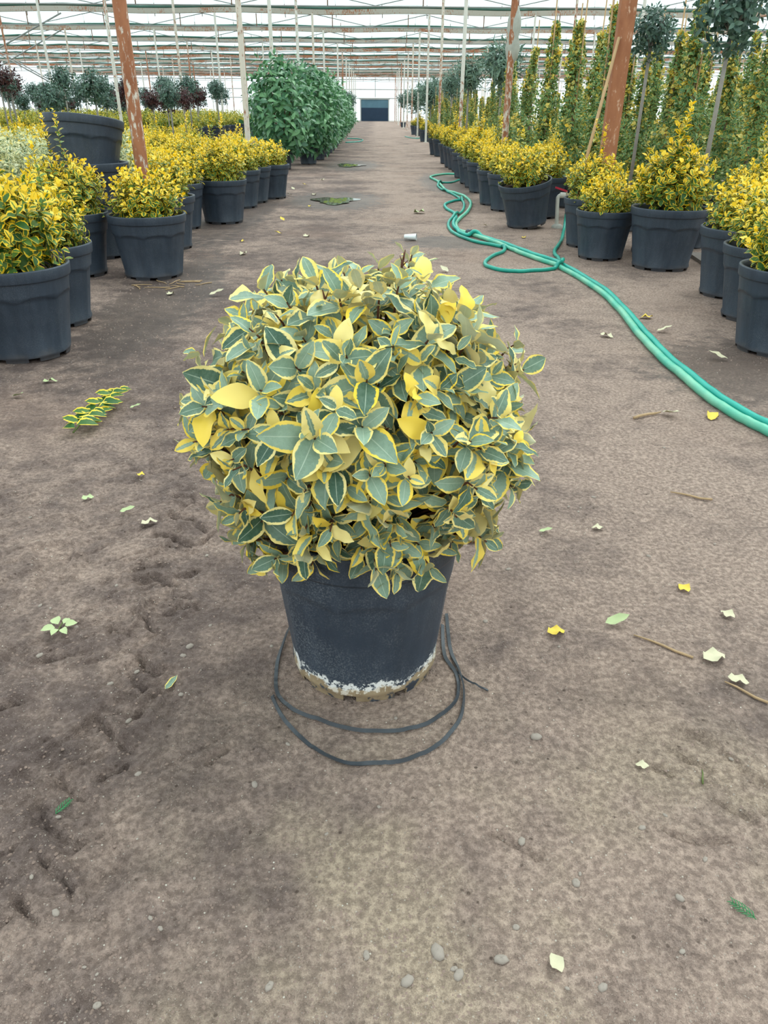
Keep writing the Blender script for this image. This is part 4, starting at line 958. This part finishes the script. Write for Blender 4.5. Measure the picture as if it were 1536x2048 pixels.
# straw under the gold pot
def stick(x, y, L, rz, r, label, mat='stick', group=None):
    dx, dy = cos(rz) * L / 2, sin(rz) * L / 2
    P = [(x + dx * t + .04 * L * sin(3 * t), y + dy * t, gz(x + dx * t, y + dy * t) + r * 1.4) for t in (-1, -.5, 0, .5, 1)]
    tag(MB().tube(P, [r, r, r * .9, r * .8, r * .5], 6).build('dry_stick', M[mat], None), label, 'stick', group)
stick(.72, 1.46, .15, 2.5, .0035, 'thin dry stick pointing at the withered leaf')
stick(1.20, 3.06, .16, .5, .007, 'short tan stick beside the pale hose')
stick(1.10, 2.28, .14, 2.7, .004, 'pale straw stem on the sandy path')
stick(.86, 1.30, .10, 2.4, .0035, 'twiggy dry stem beyond the withered leaves')
stick(.66, 1.05, .05, 1.2, .002, 'tiny green stem on the red-brown soil', 'twig')
stick(.33, 1.96, .09, .1, .005, 'dark twig beside the ball shrub', 'bark')
for i in range(14): stick(-1.55 + U(-.3, .35), 5.85 + U(-.2, .1), U(.08, .2), U(0, 6), .004, 'straw bit on the ground by the golden fluted pot', group='straw by the golden pot')
# fallen sprig
sg = empty('fallen_sprig', (-1.223, 2.80, gz(-1.22, 2.8) + .02)); tag(sg, 'fallen sprig of yellow-edged green leaves lying in the mud', 'sprig')
b = MB(); sp_pts = [(0, 0, .0), (.01, .24, .015), (.045, .47, .01)]; b.tube(spline(sp_pts, 5), .004, 6); b.build('stem', M['twig'], sg)
sl = Leaves()
SPm = [mesh('leaf', TE[k][0], TE[k][2], M['euon'], True, TE[k][1], np.tile((.02 + .06 * k, k / 6), (len(TE[k][0]), 1))) for k in range(3)]
for i in range(26):
    t_ = i / 25; p = np.array([.01 + .035 * t_, .47 * t_, .02 + .01 * sin(i)]); sd = 1 if i % 2 else -1
    d = unit([sd * U(.7, 1.0), U(-.1, .6) - .3 * t_, U(.1, .45)]); sl.add(p, d, unit([-.25 * sd, -.35, 1]), U(.065, .09) * (1 - .2 * t_), i % 3, 0, 0)
leaf_objs(sl, range(26), SPm, sg, (0, 0, 0))
# small rosette on the mud
rs = empty('fallen_sprig', (-.81, 1.54, gz(-.81, 1.54) + .008)); tag(rs, 'small pale green leaf rosette lying on the mud', 'sprig')
SPg = [mesh('leaf', TE[k][0], TE[k][2], M['freshg'], True, TE[k][1]) for k in range(2)]
MB().tube([(0, -.02, .002), (0, .02, .004)], .002, 5).build('stem', M['twig'], rs)
sl = Leaves()
for i, an in enumerate((.3, 1.2, 2.3, 3.6, 4.5, 5.4)): sl.add((.012 * cos(an), .012 * sin(an), .004), unit([cos(an), sin(an), .45]), (-.3 * cos(an), -.3 * sin(an) - .3, 1), U(.026, .036), i % 2, 0, 0)
leaf_objs(sl, range(6), SPg, rs, (0, 0, 0))
# thuja sprigs
def thuja(x, y, rz, L, label):
    r = empty('thuja_sprig', (x, y, gz(x, y) + .004), rz); tag(r, label, 'sprig')
    MB().tube([(0, -L / 2, 0), (.004, 0, .003), (0, L / 2, 0)], [.0009, .0009, .0005], 5).build('stem', M['thuja'], r)
    b = MB()
    for k in range(7):
        yy = -L / 2 + L * (k + .5) / 7; ln = L * .34 * (1 - .5 * abs(k - 2) / 5)
        for sd in (-1, 1): b.tube([(0, yy, .001), (sd * ln * .5, yy + ln * .55, .004), (sd * ln * .75, yy + ln * 1.0, .002)], [.0008, .0010, .0004], 5)
    b.build('scale_leaves', M['thuja'], r)
thuja(-.601, .986, -.5, .036, 'bluish green thuja sprig on the dark mud')
thuja(.618, .765, .75, .042, 'bright green thuja sprig on the pebbly path')
# crushed plastic cup on the path
b = MB().lathe([(.035, 0), (.05, .12), (.046, .125), (.03, .005)], 12); cu = b.build('crushed_cup', M['bottle'], None); cu.rotation_euler = (R(90), 0, R(80)); cu.location = (.30, 8.05, gz(.3, 8.05) + .035); cu.scale = (1, .7, 1); tag(cu, 'crushed white plastic cup lying on the path', 'litter')
# puddles with moss
for i, (cx, cy, a, b_) in enumerate(PUD):
    V = [(cx, cy, 0)]; n = 40
    for k in range(n): th = 2 * pi * k / n; q = 1 + .25 * sin(3 * th + i) + .12 * sin(7 * th); V.append((cx + a * .62 * q * cos(th), cy + b_ * .62 * q * sin(th), 0))
    zz = gz(cx, cy) + .017; V = [(v[0], v[1], zz) for v in V]
    o = obj('puddle', mesh('puddle', V, [(0, 1 + k, 1 + (k + 1) % n) for k in range(n)], M['water'])); tag(o, ('shallow puddle near the last golden pots', 'shallow puddle beside the laurel bushes')[i], 'puddle')
    m = MB(); rm = random.Random(i)
    for k in range(26): x, y = cx + rm.uniform(-.13, .17), cy + rm.gauss(0, .14); m.lathe([(.035, 0), (.028, .010), (.0, .018)], 6, (x, y, zz - .004))
    o = m.build('moss_patch', M['moss'], None); tag(o, ('olive moss growing in the nearer puddle', 'olive moss growing in the puddle by the laurels')[i], 'moss', None, 'stuff')
# pebbles: the bigger ones each on their own, grit as one
pm = []
for k in range(5):
    V = []; n, m_ = 10, 6; r_ = random.Random(k)
    for i in range(m_ + 1):
        for j in range(n):
            ph = pi * i / m_; th = 2 * pi * j / n; q = 1 + .16 * sin(2 * th + k) * sin(ph) + .08 * sin(5 * th + 2 * ph + k); V.append((q * sin(ph) * cos(th), .8 * q * sin(ph) * sin(th), .55 * q * cos(ph)))
    F = np.array([(i * n + j, (i + 1) * n + j, (i + 1) * n + (j + 1) % n, i * n + (j + 1) % n) for i in range(m_) for j in range(n)])
    pm.append(mesh('pebble', V, F, M['pebble']))
pr = random.Random(21)
spots = [(.345, 1.16, .012), (-.46, 1.46, .010), (-.47, 1.43, .008), (-.82, 1.43, .009), (-.57, 1.38, .007), (.27, .905, .009), (.1, .70, .014), (.13, .665, .010), (.05, .655, .011), (.2, .69, .011), (.35, .82, .009), (.5, .93, .007)]
for k in range(70):
    y = .62 + 2.2 * pr.random() ** 1.6; spots.append((pr.uniform(-.42, .44) * (y + .6), y, pr.uniform(.003, .0085)))
for (x, y, s_) in spots:
    if math.hypot(x + .025, y - 1.44) < .22: continue
    o = obj('pebble', pm[pr.randrange(5)], None, (x, y, gz(x, y) + s_ * .12)); o.scale = (s_, s_, s_); o.rotation_euler = (0, 0, pr.uniform(0, 6)); tag(o, 'small grey-brown pebble half sunk in the path', 'pebble', 'pebbles in the path')
def scatter(name, n, smin, smax, hgt, mat, label, seed):
    r_ = np.random.default_rng(seed); y = .55 + 6 * r_.random(n) ** 2.3; x = r_.uniform(-.5, .5, n) * (y + .55); sz = r_.uniform(smin, smax, n) * (.8 + .3 * y)
    ok = np.hypot(x + .025, y - 1.44) > .2; x, y, sz = x[ok], y[ok], sz[ok]; n = len(x); an = r_.uniform(0, 6.28, n); z = height(x, y); V = np.zeros((n, 7, 3))
    for k in range(6):
        q = sz * r_.uniform(.7, 1.2, n); V[:, k] = np.stack([x + q * np.cos(an + k * 1.047), y + q * np.sin(an + k * 1.047), z - sz * .25], -1)
    V[:, 6] = np.stack([x + sz * r_.uniform(-.3, .3, n), y + sz * r_.uniform(-.3, .3, n), z + sz * hgt], -1)
    F = np.array([(k, (k + 1) % 6, 6) for k in range(6)])[None] + (np.arange(n) * 7)[:, None, None]
    tag(obj(name, mesh(name, V.reshape(-1, 3), F.reshape(-1, 3), mat, True)), label, name.replace('_', ' '), None, 'stuff')
scatter('grit', 4500, .0007, .0022, .7, M['pebble'], 'fine pale grit strewn over the earth path', 1)
scatter('earth_crumbs', 13000, .0012, .0042, .55, M['crumb'], 'small earth crumbs scattered over the path', 2)
print('objects', len(bpy.data.objects))
